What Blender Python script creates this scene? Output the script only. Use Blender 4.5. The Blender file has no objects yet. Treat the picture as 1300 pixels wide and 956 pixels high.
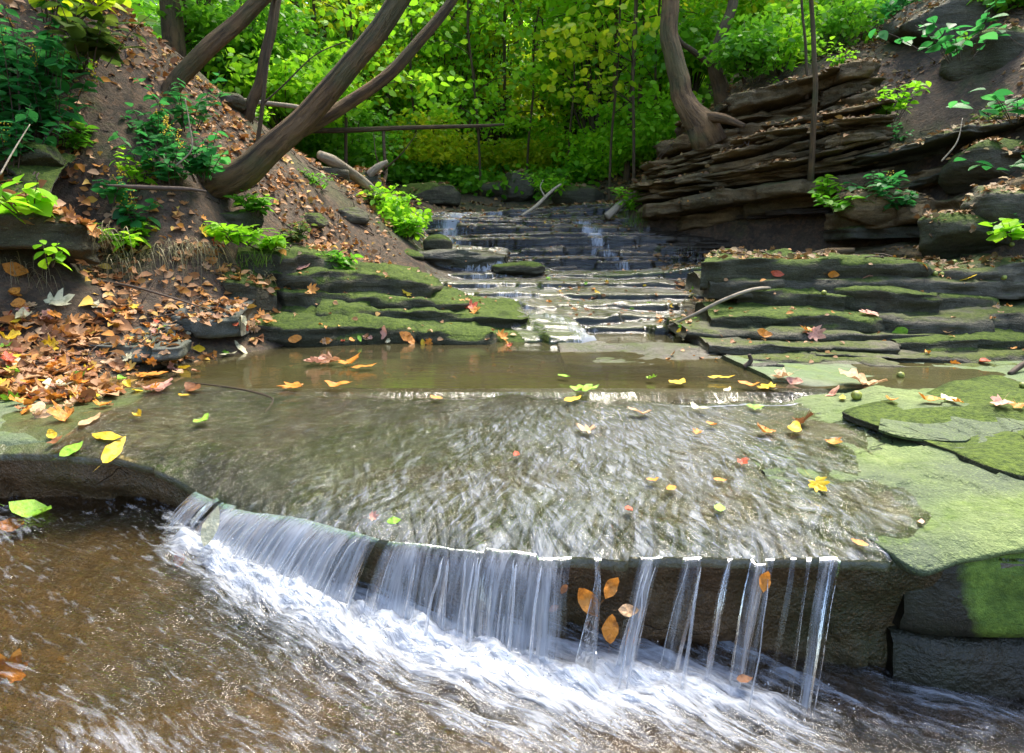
import bpy, math, random
import numpy as np
from mathutils import Vector, Matrix
from mathutils.bvhtree import BVHTree
random.seed(7); RNG = np.random.default_rng(7)
SC = bpy.context.scene; COL = SC.collection
# ------------------------------------------------------------------ camera
F = 850.0; CX = 650.0; CY = 433.5; PITCH = math.radians(9.0); CAMZ = 1.0
SP, CP = math.sin(PITCH), math.cos(PITCH)
cam = bpy.data.cameras.new('camera'); camo = bpy.data.objects.new('camera', cam); COL.objects.link(camo)
camo.location = (0, 0, CAMZ); camo.rotation_euler = (math.pi/2 - PITCH, 0, 0)
cam.sensor_width = 36; cam.lens = 36*F/1300; cam.shift_y = (CY-478)/1300.0; cam.clip_end = 600; cam.clip_start = .05
SC.camera = camo
def ray(px, py):
    u = (px-CX)/F; v = (CY-py)/F
    return np.array([u, CP+v*SP, -SP+v*CP])
def TY(Y): return float(np.interp(Y, [0, 3.7, 5, 7, 9.3, 11, 14, 16, 100], [0, 3.7, 4.5, 5.85, 7.35, 9.5, 13.4, 16, 100]))
def W(px, py, Y):
    Y = TY(Y); r = ray(px, py); k = Y/r[1]
    return np.array([r[0]*k, Y, CAMZ+r[2]*k])
# ------------------------------------------------------------------ noise
def _h(ix, iy, iz, s):
    n = (ix.astype(np.int64)*374761393 + iy.astype(np.int64)*668265263 + iz.astype(np.int64)*1274126177 + s*974634777) & 0xffffffff
    n = ((n ^ (n >> 13))*1274126177) & 0xffffffff
    n = ((n ^ (n >> 16))*2246822519) & 0xffffffff
    n = n ^ (n >> 15)
    return (n & 0xffffff)/float(0xffffff)*2-1
def vn(p, s=0):
    p = np.asarray(p, float); i = np.floor(p).astype(np.int64); f = p-i; f = f*f*(3-2*f)
    x, y, z = i[..., 0], i[..., 1], i[..., 2]; a, b, c = f[..., 0], f[..., 1], f[..., 2]
    def L(t, u, v): return u+(v-u)*t
    return L(c, L(b, L(a, _h(x,y,z,s), _h(x+1,y,z,s)), L(a, _h(x,y+1,z,s), _h(x+1,y+1,z,s))),
                L(b, L(a, _h(x,y,z+1,s), _h(x+1,y,z+1,s)), L(a, _h(x,y+1,z+1,s), _h(x+1,y+1,z+1,s))))
def fbm(p, s=0, o=4, g=.5):
    p = np.asarray(p, float); r = 0; a = 1; n = 0
    for k in range(o): r = r+a*vn(p*(2.03**k)+k*17.3, s+k); n += a; a *= g
    return r/n
def P3(x, y, z=0):
    x = np.asarray(x, float); return np.stack([x, np.asarray(y, float)+0*x, z+0*x], -1)
def ss(a, b, x):
    t = np.clip((x-a)/(b-a), 0, 1); return t*t*(3-2*t)
# ------------------------------------------------------------------ object helpers
SOLID = []
def mesh_data(name, V, Fc, mat, smooth=True, uv=None, attrs=None):
    me = bpy.data.meshes.new(name); V = np.asarray(V, np.float32)
    me.vertices.add(len(V)); me.vertices.foreach_set('co', V.ravel())
    if isinstance(Fc, np.ndarray):
        n, k = Fc.shape; loops = Fc.ravel().astype(np.int32); starts = np.arange(n, dtype=np.int32)*k; tot = np.full(n, k, np.int32)
    else:
        tot = np.array([len(f) for f in Fc], np.int32); loops = np.array([i for f in Fc for i in f], np.int32)
        starts = np.concatenate([[0], np.cumsum(tot)[:-1]]).astype(np.int32); n = len(tot)
    me.loops.add(len(loops)); me.loops.foreach_set('vertex_index', loops)
    me.polygons.add(n); me.polygons.foreach_set('loop_start', starts); me.polygons.foreach_set('loop_total', tot)
    if smooth: me.polygons.foreach_set('use_smooth', np.ones(n, bool))
    if uv is not None:
        l = me.uv_layers.new(name='UVMap'); l.data.foreach_set('uv', np.asarray(uv, np.float32)[loops].ravel())
    for k, a in (attrs or {}).items():
        at = me.attributes.new(k, 'FLOAT', 'POINT'); at.data.foreach_set('value', np.asarray(a, np.float32))
    me.update(calc_edges=True)
    if mat is not None: me.materials.append(mat)
    return me
def tag(o, label=None, cat=None, group=None, kind=None):
    if label: o['label'] = label
    if cat: o['category'] = cat
    if group: o['group'] = group
    if kind: o['kind'] = kind
    return o
def thing(name, loc, label, cat, group=None):
    o = bpy.data.objects.new(name, None); o.empty_display_size = .1; COL.objects.link(o); o.location = loc
    return tag(o, label, cat, group)
def absloc(o):
    l = np.array(o.location, float)
    while o.parent: o = o.parent; l = l+np.array(o.location)
    return l
def obj(name, V, Fc, mat, parent=None, solid=False, origin=None, **kw):
    V = np.asarray(V, float)
    if solid: SOLID.append((V, Fc))
    if parent is not None:
        og = absloc(parent); me = mesh_data(name, V-og, Fc, mat, **kw); o = bpy.data.objects.new(name, me); o.parent = parent
    else:
        og = np.array(origin if origin is not None else [(V[:, 0].min()+V[:, 0].max())/2, (V[:, 1].min()+V[:, 1].max())/2, V[:, 2].min()])
        me = mesh_data(name, V-og, Fc, mat, **kw); o = bpy.data.objects.new(name, me); o.location = og
    COL.objects.link(o); return o
def merge(lst):
    Vs = []; Fs = []; n = 0
    for V, Fc in lst:
        Vs.append(V); n0 = n; n += len(V)
        if isinstance(Fc, np.ndarray): Fs += (Fc+n0).tolist()
        else: Fs += [[i+n0 for i in f] for f in Fc]
    return np.concatenate(Vs), Fs
def grid_faces(n, m):
    i = np.arange(n-1)[:, None]*m+np.arange(m-1)[None]; i = i.ravel()
    return np.stack([i, i+m, i+m+1, i+1], 1)
def resample(P, ds):
    P = np.asarray(P, float); d = np.r_[0, np.cumsum(np.linalg.norm(np.diff(P, axis=0), axis=1))]
    n = max(4, int(d[-1]/ds)); t = np.linspace(0, d[-1], n)
    Q = np.stack([np.interp(t, d, P[:, k]) for k in range(P.shape[1])], 1)
    # soften corners
    k = max(1, int(.12/ds))
    for _ in range(3):
        R = Q.copy(); R[1:-1] = (Q[:-2]+2*Q[1:-1]+Q[2:])/4; Q = R
    return Q, t
# ------------------------------------------------------------------ materials
def newmat(name):
    m = bpy.data.materials.new(name); m.use_nodes = True; nt = m.node_tree; nt.nodes.clear()
    out = nt.nodes.new('ShaderNodeOutputMaterial'); return m, nt, out
class N:
    def __init__(s, nt): s.nt = nt
    def __call__(s, t, **kw):
        n = s.nt.nodes.new('ShaderNode'+t)
        ins = kw.pop('ins', {})
        for k, v in kw.items(): setattr(n, k, v)
        for k, v in ins.items():
            sock = n.inputs[k]
            if hasattr(v, 'outputs'): v = v.outputs[0]
            if isinstance(v, bpy.types.NodeSocket): s.nt.links.new(v, sock)
            else: sock.default_value = v
        return n
    def noise(s, vec, scale, detail=4, rough=.55, dist=0):
        return s('TexNoise', ins={'Vector': vec, 'Scale': scale, 'Detail': detail, 'Roughness': rough, 'Distortion': dist})
    def ramp(s, fac, stops, interp='LINEAR'):
        n = s('ValToRGB', ins={'Fac': fac}); e = n.color_ramp.elements; n.color_ramp.interpolation = interp
        while len(e) < len(stops): e.new(.5)
        for el, (p, c) in zip(e, stops): el.position = p; el.color = (*c, 1) if len(c) == 3 else (c[0],)*3+(1,)
        return n
    def mix(s, f, a, b):
        n = s('Mix', data_type='RGBA'); 
        for sock, v in ((n.inputs[0], f), (n.inputs[6], a), (n.inputs[7], b)):
            if hasattr(v, 'outputs'): v = v.outputs[0]
            if isinstance(v, bpy.types.NodeSocket): s.nt.links.new(v, sock)
            elif sock.type == 'RGBA': sock.default_value = (*v, 1)
            else: sock.default_value = v
        return n.outputs[2]
    def math(s, op, a, b=0, clamp=False):
        n = s('Math', operation=op, use_clamp=clamp)
        for i, v in ((0, a), (1, b)):
            if hasattr(v, 'outputs'): v = v.outputs[0]
            if isinstance(v, bpy.types.NodeSocket): s.nt.links.new(v, n.inputs[i])
            else: n.inputs[i].default_value = v
        return n.outputs[0]
    def maprange(s, v, a, b, c=0, d=1):
        return s('MapRange', ins={'Value': v, 'From Min': a, 'From Max': b, 'To Min': c, 'To Max': d}).outputs[0]
    def scaled(s, vec, sc):
        return s('Vector'+'Math', operation='MULTIPLY', ins={0: vec, 1: sc}).outputs[0]
def rock_mat(name, c1, c2, c3, moss=(.07, .10, .02), moss2=(.14, .18, .03), mossy=.5, up=.6, rough=.75, bump=.5, strata=40, wet=0, coat=0, crk=.5, patch=None):
    m, nt, out = newmat(name); n = N(nt); g = n('NewGeometry'); pos = g.outputs['Position']
    ps = n.scaled(pos, (1, 1, strata/6)); n1 = n.noise(ps, 4, 6, .6); n2 = n.noise(pos, 28, 5, .65); n3 = n.noise(pos, 1.7, 4, .6, .4)
    base = n.mix(n.maprange(n1, .35, .65), c1, c2); base = n.mix(n.maprange(n3, .42, .62), base, c3)
    base = n.mix(n.maprange(n2, .3, .75, 0, .55), base, tuple(x*.45 for x in c1))
    sp = n.noise(pos, 170, 2, .5); base = n.mix(n.maprange(sp, .55, .75, 0, .35), base, tuple(min(1, x*2) for x in c2))
    nz = n('SeparateXYZ', ins={0: g.outputs['Normal']}).outputs[2]
    mm = n.math('ADD', n.math('MULTIPLY', nz, up), n.math('MULTIPLY', n.noise(pos, 3.1, 7, .68, .3), 1.6))
    mm = n.math('ADD', mm, n.math('MULTIPLY', n.noise(pos, 40, 3, .6), .35))
    if patch: mm = n.math('ADD', mm, n.maprange(n.math('ADD', n('SeparateXYZ', ins={0: pos}).outputs[0], n.math('MULTIPLY', n('SeparateXYZ', ins={0: pos}).outputs[2], .35)), patch[0], patch[1], 0, patch[2]))
    thr = 1.85-mossy; mk = n.maprange(mm, thr-.13, thr+.2)
    mc = n.mix(n.maprange(n.noise(pos, 60, 3, .7), .35, .65), moss, moss2); mc = n.mix(n.maprange(n.noise(pos, 9, 4, .6), .5, .7, 0, .6), mc, tuple(x*.5 for x in moss))
    colr = n.mix(mk, base, mc)
    hb = n.math('ADD', n.math('MULTIPLY', n1, .8), n.math('MULTIPLY', n2, .35)); hb = n.math('ADD', hb, n.math('MULTIPLY', n.noise(pos, 120, 3, .6), .12))
    hb = n.math('ADD', hb, n.math('MULTIPLY', n.math('MULTIPLY', n.noise(pos, 260, 2, .6), mk), .18))
    vor = n('TexVoronoi', feature='DISTANCE_TO_EDGE', ins={'Vector': n('VectorMath', operation='ADD', ins={0: n.scaled(pos, (1, 1.3, 3)), 1: n.scaled(n.noise(pos, 5, 3, .6).outputs['Color'], (.35, .35, .35))}).outputs[0], 'Scale': 2.6}).outputs['Distance']
    crack = n.math('MAXIMUM', n.maprange(vor, 0, .012), n.maprange(n.noise(pos, 2.1, 3, .6), .42, .48)); hb = n.math('ADD', hb, n.math('MULTIPLY', crack, .22*crk))
    colr = n.mix(n.maprange(crack, 0, 1, .6*crk, 0), colr, (.01, .01, .007))
    b = n('Bump', ins={'Height': hb, 'Strength': bump, 'Distance': .05})
    rg = n.mix(mk, (rough,)*3, (.9,)*3); rg = n.mix(n.maprange(n1, .4, .6, 0, wet), rg, (.16,)*3)
    p = n('BsdfPrincipled', ins={'Base Color': colr, 'Roughness': rg, 'Normal': b, 'Coat Weight': coat, 'Coat Roughness': .12, 'Coat Normal': b, 'Specular IOR Level': .3})
    nt.links.new(p.outputs[0], out.inputs[0]); return m
def leaf_mat(name, stops, trans=.45, rough=.45, veins=False):
    m, nt, out = newmat(name); n = N(nt); g = n('NewGeometry')
    c = n.ramp(g.outputs['Random Per Island'], [(i/(len(stops)-1), s) for i, s in enumerate(stops)])
    nz = n.noise(g.outputs['Position'], 1.1, 2, .5)
    c = n.mix(n.maprange(nz, .35, .65, 0, .45), c, stops[0])
    if veins:
        c = n.mix(n.maprange(n.noise(g.outputs['Position'], 55, 4, .65), .5, .68, 0, .75), c, tuple(x*.35 for x in stops[0]))
        c = n.mix(n.maprange(n.noise(g.outputs['Position'], 19, 3, .6), .52, .66, 0, .5), c, stops[-1])
    p = n('BsdfPrincipled', ins={'Base Color': c, 'Roughness': rough, 'Specular IOR Level': .35})
    t = n('BsdfTranslucent', ins={'Color': c}); mx = n('MixShader', ins={0: trans, 1: p, 2: t})
    if veins:
        b = n('Bump', ins={'Height': n.noise(g.outputs['Position'], 70, 3, .6), 'Strength': .5, 'Distance': .01}); nt.links.new(b.outputs[0], p.inputs['Normal'])
    nt.links.new(mx.outputs[0], out.inputs[0]); return m
def bark_mat(name, c1, c2, sc=30, bump=.9, moss=0):
    m, nt, out = newmat(name); n = N(nt); tc = n('UVMap').outputs[0]; pos = n('NewGeometry').outputs['Position']
    v = n('VectorMath', operation='ADD', ins={0: n.scaled(tc, (1, .13, 1)), 1: n.scaled(n.noise(pos, 9, 3, .6).outputs['Color'], (.03, .03, 0))}).outputs[0]
    n1 = n.noise(v, sc, 6, .7); n2 = n.noise(pos, 6, 5, .6)
    c = n.mix(n.maprange(n1, .36, .62), c1, c2); c = n.mix(n.maprange(n2, .5, .7, 0, .6), c, tuple(x*1.5 for x in c2))
    c = n.mix(n.maprange(n.noise(pos, 2.5, 4, .6), .55-moss*.2, .7-moss*.2, 0, moss), c, (.07, .085, .03))
    b = n('Bump', ins={'Height': n1, 'Strength': bump, 'Distance': .04})
    p = n('BsdfPrincipled', ins={'Base Color': c, 'Roughness': .85, 'Normal': b}); nt.links.new(p.outputs[0], out.inputs[0]); return m
def ground_mat():
    m, nt, out = newmat('forest_soil'); n = N(nt); pos = n('NewGeometry').outputs['Position']
    a = n.noise(pos, 6, 8, .7); b_ = n.noise(pos, 45, 4, .7); v = n('TexVoronoi', feature='F1', ins={'Vector': pos, 'Scale': 30}).outputs['Color']
    vs = n('SeparateColor', ins={0: v}).outputs[0]
    c = n.mix(n.maprange(a, .4, .62), (.045, .030, .018), (.11, .075, .045)); c = n.mix(n.maprange(vs, .6, .8, 0, .6), c, (.15, .085, .045)); c = n.mix(n.maprange(n.noise(pos, 1.3, 5, .65), .52, .62, 0, .6), c, (.06, .075, .02))
    c = n.mix(n.maprange(b_, .4, .65, 0, .7), c, (.03, .02, .012))
    far = n.maprange(n('SeparateXYZ', ins={0: pos}).outputs[1], 9, 14)
    c = n.mix(n.math('MULTIPLY', far, n.maprange(n.noise(pos, 2.2, 6, .7), .4, .6)), c, (.035, .06, .012))
    h = n.math('ADD', a, n.math('MULTIPLY', b_, .4)); bp = n('Bump', ins={'Height': h, 'Strength': .8, 'Distance': .06})
    p = n('BsdfPrincipled', ins={'Base Color': c, 'Roughness': .9, 'Normal': bp}); nt.links.new(p.outputs[0], out.inputs[0]); return m
def flat_mat(name, c, rough=.6, var=.4, sc=30, bump=.3, coat=0):
    m, nt, out = newmat(name); n = N(nt); pos = n('NewGeometry').outputs['Position']; a = n.noise(pos, sc, 5, .65)
    cc = n.mix(n.maprange(a, .4, .65), c, tuple(x*(1-var) for x in c)); b = n('Bump', ins={'Height': a, 'Strength': bump, 'Distance': .01})
    p = n('BsdfPrincipled', ins={'Base Color': cc, 'Roughness': rough, 'Normal': b, 'Coat Weight': coat}); nt.links.new(p.outputs[0], out.inputs[0]); return m
def water_mat(name, sx, sy, bump=.6, foam_sheen_lo=.5, foam_sheen_hi=.7, foam_sheen_k=1.0, tint=(.80, .80, .66), rough=.06, detail=5, attr='foam', murk=0., mc=(.09, .075, .035), dist=.6, bd=.02, cross=0.):
    """clear moving water: fresnel sheen over a see-through film; aerated white water, and sky sheen painted white on the slab film, where the foam attribute and the flow streaks say so"""
    m, nt, out = newmat(name); n = N(nt); uv = n('UVMap').outputs[0]
    su = n('SeparateXYZ', ins={0: uv})
    def shear(k, ax_, ay_):
        return n('CombineXYZ', ins={0: n.math('MULTIPLY', n.math('ADD', su.outputs[0], n.math('MULTIPLY', su.outputs[1], k)), ax_), 1: n.math('MULTIPLY', su.outputs[1], ay_)})
    s1 = n.noise(shear(cross, sx, sy), 1, detail, .6, dist); s2 = n.noise(shear(-cross, sx*(2.7 if cross == 0 else 1.3), sy*(2.3 if cross == 0 else 1.2)), 1, 4, .6, dist*.5)
    h = n.math('ADD', s1, n.math('MULTIPLY', s2, .5 if cross == 0 else .9)); b = n('Bump', ins={'Height': h, 'Strength': bump, 'Distance': bd})
    at = n('Attribute', attribute_name=attr).outputs['Fac']
    st = n.math('ADD', n.math('MULTIPLY', s1, .55), n.math('MULTIPLY', s2, .45))
    f = n.math('ADD', st, n.math('SUBTRACT', at, .5)); f = n.math('MULTIPLY', n.maprange(f, foam_sheen_lo, foam_sheen_hi), foam_sheen_k, True)
    tr = n('BsdfTransparent', ins={'Color': (*tint, 1)}); gl = n('BsdfGlossy', ins={'Color': (1, 1, 1, 1), 'Roughness': rough, 'Normal': b})
    fr = n('Fresnel', ins={'IOR': 1.38, 'Normal': b})
    md = n('BsdfDiffuse', ins={'Color': (*mc, 1), 'Normal': b}); base = n('MixShader', ins={0: n.math('MULTIPLY', n('Attribute', attribute_name='murk').outputs['Fac'], murk), 1: tr, 2: md})
    w = n('MixShader', ins={0: fr, 1: base, 2: gl})
    df = n('BsdfPrincipled', ins={'Base Color': (.56, .60, .67, 1), 'Roughness': .35, 'Normal': b, 'Subsurface Weight': 0}); tl = n('BsdfTranslucent', ins={'Color': (.6, .65, .72, 1)})
    fo = n('MixShader', ins={0: .35, 1: df, 2: tl}); mx = n('MixShader', ins={0: f, 1: w, 2: fo})
    nt.links.new(mx.outputs[0], out.inputs[0]); return m
M = {}
M['slab'] = rock_mat('wet_slab', (.065, .052, .024), (.11, .088, .045), (.045, .052, .016), moss=(.035, .055, .010), moss2=(.07, .09, .018), mossy=.55, up=.4, rough=.35, bump=.45, strata=10, wet=.6, coat=.4)
M['green'] = rock_mat('algae_slab', (.10, .145, .045), (.16, .205, .065), (.065, .085, .05), moss=(.045, .085, .010), moss2=(.12, .185, .025), mossy=.48, up=.3, rough=.75, bump=.9, strata=10, crk=1.1)
M['greengrey'] = rock_mat('pale_algae_stone', (.08, .095, .06), (.13, .15, .09), (.09, .14, .05), moss=(.08, .13, .025), moss2=(.16, .20, .05), mossy=.4, up=.3, rough=.7, bump=.6, strata=10)
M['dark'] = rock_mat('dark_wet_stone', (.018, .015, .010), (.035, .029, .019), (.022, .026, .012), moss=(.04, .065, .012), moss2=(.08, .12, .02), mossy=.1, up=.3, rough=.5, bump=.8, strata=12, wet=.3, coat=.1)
M['darkpatch'] = rock_mat('dark_stone_with_green_patch', (.016, .014, .010), (.03, .026, .018), (.022, .026, .012), moss=(.08, .14, .018), moss2=(.17, .26, .035), mossy=.0, up=.2, rough=.55, bump=.5, strata=10, wet=.3, coat=.08, patch=(.99, 1.12, 1.2))
M['riser'] = rock_mat('brown_wet_riser', (.07, .038, .015), (.15, .085, .036), (.04, .042, .014), moss=(.035, .045, .010), moss2=(.085, .09, .02), mossy=.52, up=.1, rough=.55, bump=1.2, strata=7, wet=.4, coat=.08)
M['shelf'] = rock_mat('shelf_stone', (.055, .050, .034), (.13, .115, .078), (.045, .045, .026), moss=(.045, .065, .012), moss2=(.11, .135, .024), mossy=.02, up=1.0, rough=.75, bump=.9, strata=28)
M['mossy'] = rock_mat('mossy_stone', (.05, .045, .028), (.11, .10, .062), (.04, .045, .02), moss=(.035, .062, .008), moss2=(.105, .15, .018), mossy=.32, up=1.15, rough=.9, bump=1.0, strata=28)
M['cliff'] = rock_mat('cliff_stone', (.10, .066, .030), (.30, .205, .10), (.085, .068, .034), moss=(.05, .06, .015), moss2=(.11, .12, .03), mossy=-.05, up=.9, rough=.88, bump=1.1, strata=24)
M['cascade'] = rock_mat('wet_and_shaded_strata', (.026, .019, .013), (.075, .056, .038), (.045, .032, .02), moss=(.04, .045, .018), moss2=(.08, .08, .025), mossy=-.15, up=.6, rough=.5, bump=.8, strata=35, wet=.3, coat=.12)
M['terrace'] = rock_mat('wet_terrace_stone', (.05, .044, .032), (.115, .10, .074), (.055, .06, .028), moss=(.045, .065, .012), moss2=(.09, .115, .024), mossy=.02, up=.8, rough=.5, bump=.9, strata=28, wet=.5, coat=.15)
M['grey'] = rock_mat('grey_stone', (.07, .075, .06), (.13, .13, .105), (.06, .07, .045), moss=(.05, .07, .018), moss2=(.10, .13, .035), mossy=.4, up=.3, rough=.75, bump=.6, strata=12)
M['bed'] = rock_mat('stream_bed_rock', (.05, .036, .018), (.12, .075, .033), (.028, .028, .015), moss=(.05, .04, .015), moss2=(.42, .24, .04), mossy=.45, up=.1, rough=.5, bump=1.0, strata=6, wet=.4, crk=0)
M['soil'] = ground_mat()
M['bark'] = bark_mat('brown_bark', (.042, .022, .008), (.20, .115, .048), 34, 1.2, .5)
M['barkdark'] = bark_mat('dark_bark', (.028, .016, .007), (.11, .068, .032), 30, .8, .2)
M['barkpale'] = bark_mat('pale_dead_wood', (.16, .12, .08), (.36, .30, .22), 30, .6, 0)
M['twig'] = flat_mat('brown_twig', (.07, .045, .028), .8)
M['twigpale'] = flat_mat('pale_twig', (.32, .26, .18), .8)
M['nut'] = flat_mat('green_husk', (.30, .33, .05), .55, .75, 35, .3)
M['flower'] = flat_mat('yellow_flower', (.75, .50, .01), .6, .3)
M['drygrass'] = leaf_mat('dry_grass', [(.16, .15, .05), (.30, .24, .12), (.38, .32, .18)], .3)
M['grass'] = leaf_mat('green_grass', [(.08, .17, .02), (.14, .26, .03), (.2, .3, .05)], .4)
G = {
 'mid': [(.08, .26, .016), (.15, .40, .02), (.22, .50, .025)],
 'bright': [(.17, .44, .017), (.30, .62, .022), (.46, .74, .035)],
 'yellow': [(.26, .44, .015), (.48, .60, .02), (.70, .66, .03)],
 'deep': [(.018, .075, .02), (.03, .12, .03), (.045, .17, .03)],
 'teal': [(.025, .16, .035), (.05, .27, .055), (.11, .38, .09)],
 'dull': [(.05, .10, .02), (.09, .15, .025), (.16, .2, .03)]}
for k, v in G.items(): M['leaf_'+k] = leaf_mat(k+'_green_leaf', v, .6)
FL = {'orange': [(.50, .15, .015), (.62, .24, .03), (.66, .30, .06)], 'brown': [(.17, .06, .02), (.26, .10, .035), (.36, .17, .07)],
 'yellow': [(.62, .38, .01), (.74, .48, .02), (.78, .56, .05)], 'tan': [(.42, .24, .11), (.55, .34, .18), (.62, .42, .25)],
 'red': [(.38, .05, .02), (.48, .08, .03), (.50, .14, .05)], 'pale': [(.55, .50, .28), (.66, .60, .38), (.70, .66, .46)],
 'green': [(.14, .34, .02), (.22, .46, .03), (.36, .55, .05)], 'pink': [(.50, .20, .14), (.58, .30, .22), (.62, .38, .28)]}
for k, v in FL.items(): M['fallen_'+k] = leaf_mat('fallen_'+k+'_leaf', v, .22, .5, True)
M['litter'] = leaf_mat('leaf_litter', [(.14, .06, .02), (.50, .25, .10), (.24, .10, .04), (.62, .26, .04), (.38, .18, .07), (.55, .34, .18), (.28, .13, .06), (.64, .42, .06)], .15, .6)
M['litterdull'] = leaf_mat('dull_leaf_litter', [(.09, .05, .022), (.24, .15, .07), (.13, .07, .03), (.38, .18, .06), (.16, .13, .04), (.44, .29, .14)], .15, .65)
# ------------------------------------------------------------------ terrain
GC = [(x, y, z) for x, y, z in [
 (-3,-1,.1),(0,-1,-.35),(3,-1,.1),(-3.2,1,.45),(-1.5,1,-.05),(0,1,-.2),(1.5,1,-.2),(3.2,1,.3),(-1.6,1.75,.05),(0,2,.1),(1.2,2,.12),(2.2,2,.2),
 (-1.2,2.6,.2),(0,3,.28),(1.6,3,.28),(2.4,3.1,.33),(-.9,3.8,.3),(.6,3.9,.3),(1.8,4,.34),(0,4.8,.34),(1.2,5,.36),(2.4,4.6,.45),(3.4,4.6,.5),
 (-.6,5.6,.45),(0,7,.48),(1.5,6.6,.5),(2.4,6.2,.5),(3.4,5.6,.6),(-.8,8,.7),(.8,8,.7),(1.8,7.6,.62),(-.9,9.2,1.05),(.8,9.3,1.1),(1.6,7.5,.7),(2.2,7.2,.72),(2.8,6.7,.75),
 (2.3,7.75,.75),(2.9,7.15,.75),(1.85,8.15,.8),(3.4,6.6,.85),(2.5,8.9,2.4),(3.3,8.1,2.25),(2.0,9.0,2.0),(4.3,6.2,2.1),(5,5,2.4),
 (-4.3,9,2.6),(-2.6,12,2.15),(-8,14,4),(-4,15,3.0),(-5,4,4.6),(-6,2,5.5),(-8,8,6),(-5,0,2.5),(-12,5,10),
 (5,2.5,1.8),(8,2,4),(7,6,4.8),(5,-1,1.6),(8,12,7.5),(12,5,9),(4,14,4.6),(0,20,3.6),(10,22,9),(-10,20,5),(0,30,6),(0,45,10),(22,40,16),(-22,40,13),
 (-16,5,12),(16,5,12),(0,-6,-.7),(-6,-5,1.5),(6,-5,1.5),(0,-20,-2),(16,-16,5),(-16,-16,5),(60,60,26),(-60,60,26),(0,90,24),(60,0,24),(-60,0,24),(0,-70,-5),(60,-60,12),(-60,-60,12)]]
GP = [(0,400,2.95),(0,470,2.55),(0,345,3.4),(130,345,3.7),(0,222,3.35),(150,222,3.9),(250,285,4.1),(60,120,4.2),(0,60,4.05),(0,0,4.3),(290,242,4.9),(350,272,5.3),(330,330,4.6),
 (430,300,6.2),(400,250,6.3),(150,20,5.5),(220,100,5.6),(290,140,6.2),(350,175,7),(400,205,7.8),(470,250,9),(505,300,7.3),(250,200,4.9),(530,275,9),
 (600,250,11),(560,232,12.5),(700,238,12),(800,250,10),(855,215,9),(770,278,9.3),(880,165,9.3),(940,110,9),(500,205,14),(650,205,16),(800,190,15),(600,178,24),(750,168,24),
 (1100,160,7.4),(1200,125,6.9),(1300,95,6.2),(1150,60,8.2),(1130,5,10.5),(1300,0,7.5),(1060,75,9.8),(1260,215,5.7),(1300,240,5.1),(1200,285,5.5)]
GC = [((x*TY(y)/y, TY(y), 1+(z-1)*TY(y)/y) if 3.7 < y < 16 else (x, y, z)) for x, y, z in GC]
C = np.array(GC+[tuple(W(*g)) for g in GP]); EPS = .35
def _rbf():
    d = np.sqrt(((C[:, None, :2]-C[None, :, :2])**2).sum(-1)+EPS**2); n = len(C)
    A = np.zeros((n+3, n+3)); A[:n, :n] = d-np.eye(n)*.02; A[:n, n] = 1; A[:n, n+1:] = C[:, :2]; A[n, :n] = 1; A[n+1:, :n] = C[:, :2].T
    return np.linalg.solve(A, np.r_[C[:, 2], 0, 0, 0])
RB = _rbf()
def gz(x, y, noise=True):
    x = np.asarray(x, float); y = np.asarray(y, float); sh = x.shape; x = x.ravel(); y = y.ravel()
    d = np.sqrt((x[:, None]-C[None, :, 0])**2+(y[:, None]-C[None, :, 1])**2+EPS**2)
    z = d@RB[:-3]+RB[-3]+RB[-2]*x+RB[-1]*y
    if noise:
        z = z+.07*fbm(P3(x*1.6, y*1.6), 3, 5, .55)+.035*fbm(P3(x*6, y*6), 13, 3, .6)*ss(1.5, 2.5, y)+.25*vn(P3(x*.35, y*.35), 9)*ss(10, 16, np.hypot(x, y))
    return z.reshape(sh)
def ax(lo, hi, d0, g, big):
    a = list(np.arange(lo, hi, d0)); s = d0
    while a[-1] < big: s *= g; a.append(a[-1]+s)
    s = d0
    while a[0] > -big: s *= g; a.insert(0, a[0]-s)
    return np.array(a)
gx = ax(-5.5, 5.5, .06, 1.13, 160); gy = ax(-.5, 13, .06, 1.13, 160)
XX, YY = np.meshgrid(gx, gy, indexing='ij'); ZZ = gz(XX, YY)
GV = np.stack([XX, YY, ZZ], -1).reshape(-1, 3); GF = grid_faces(len(gx), len(gy))
tag(obj('ground', GV, GF, M['soil'], solid=True, origin=(0, 0, 0)), kind='structure')
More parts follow.
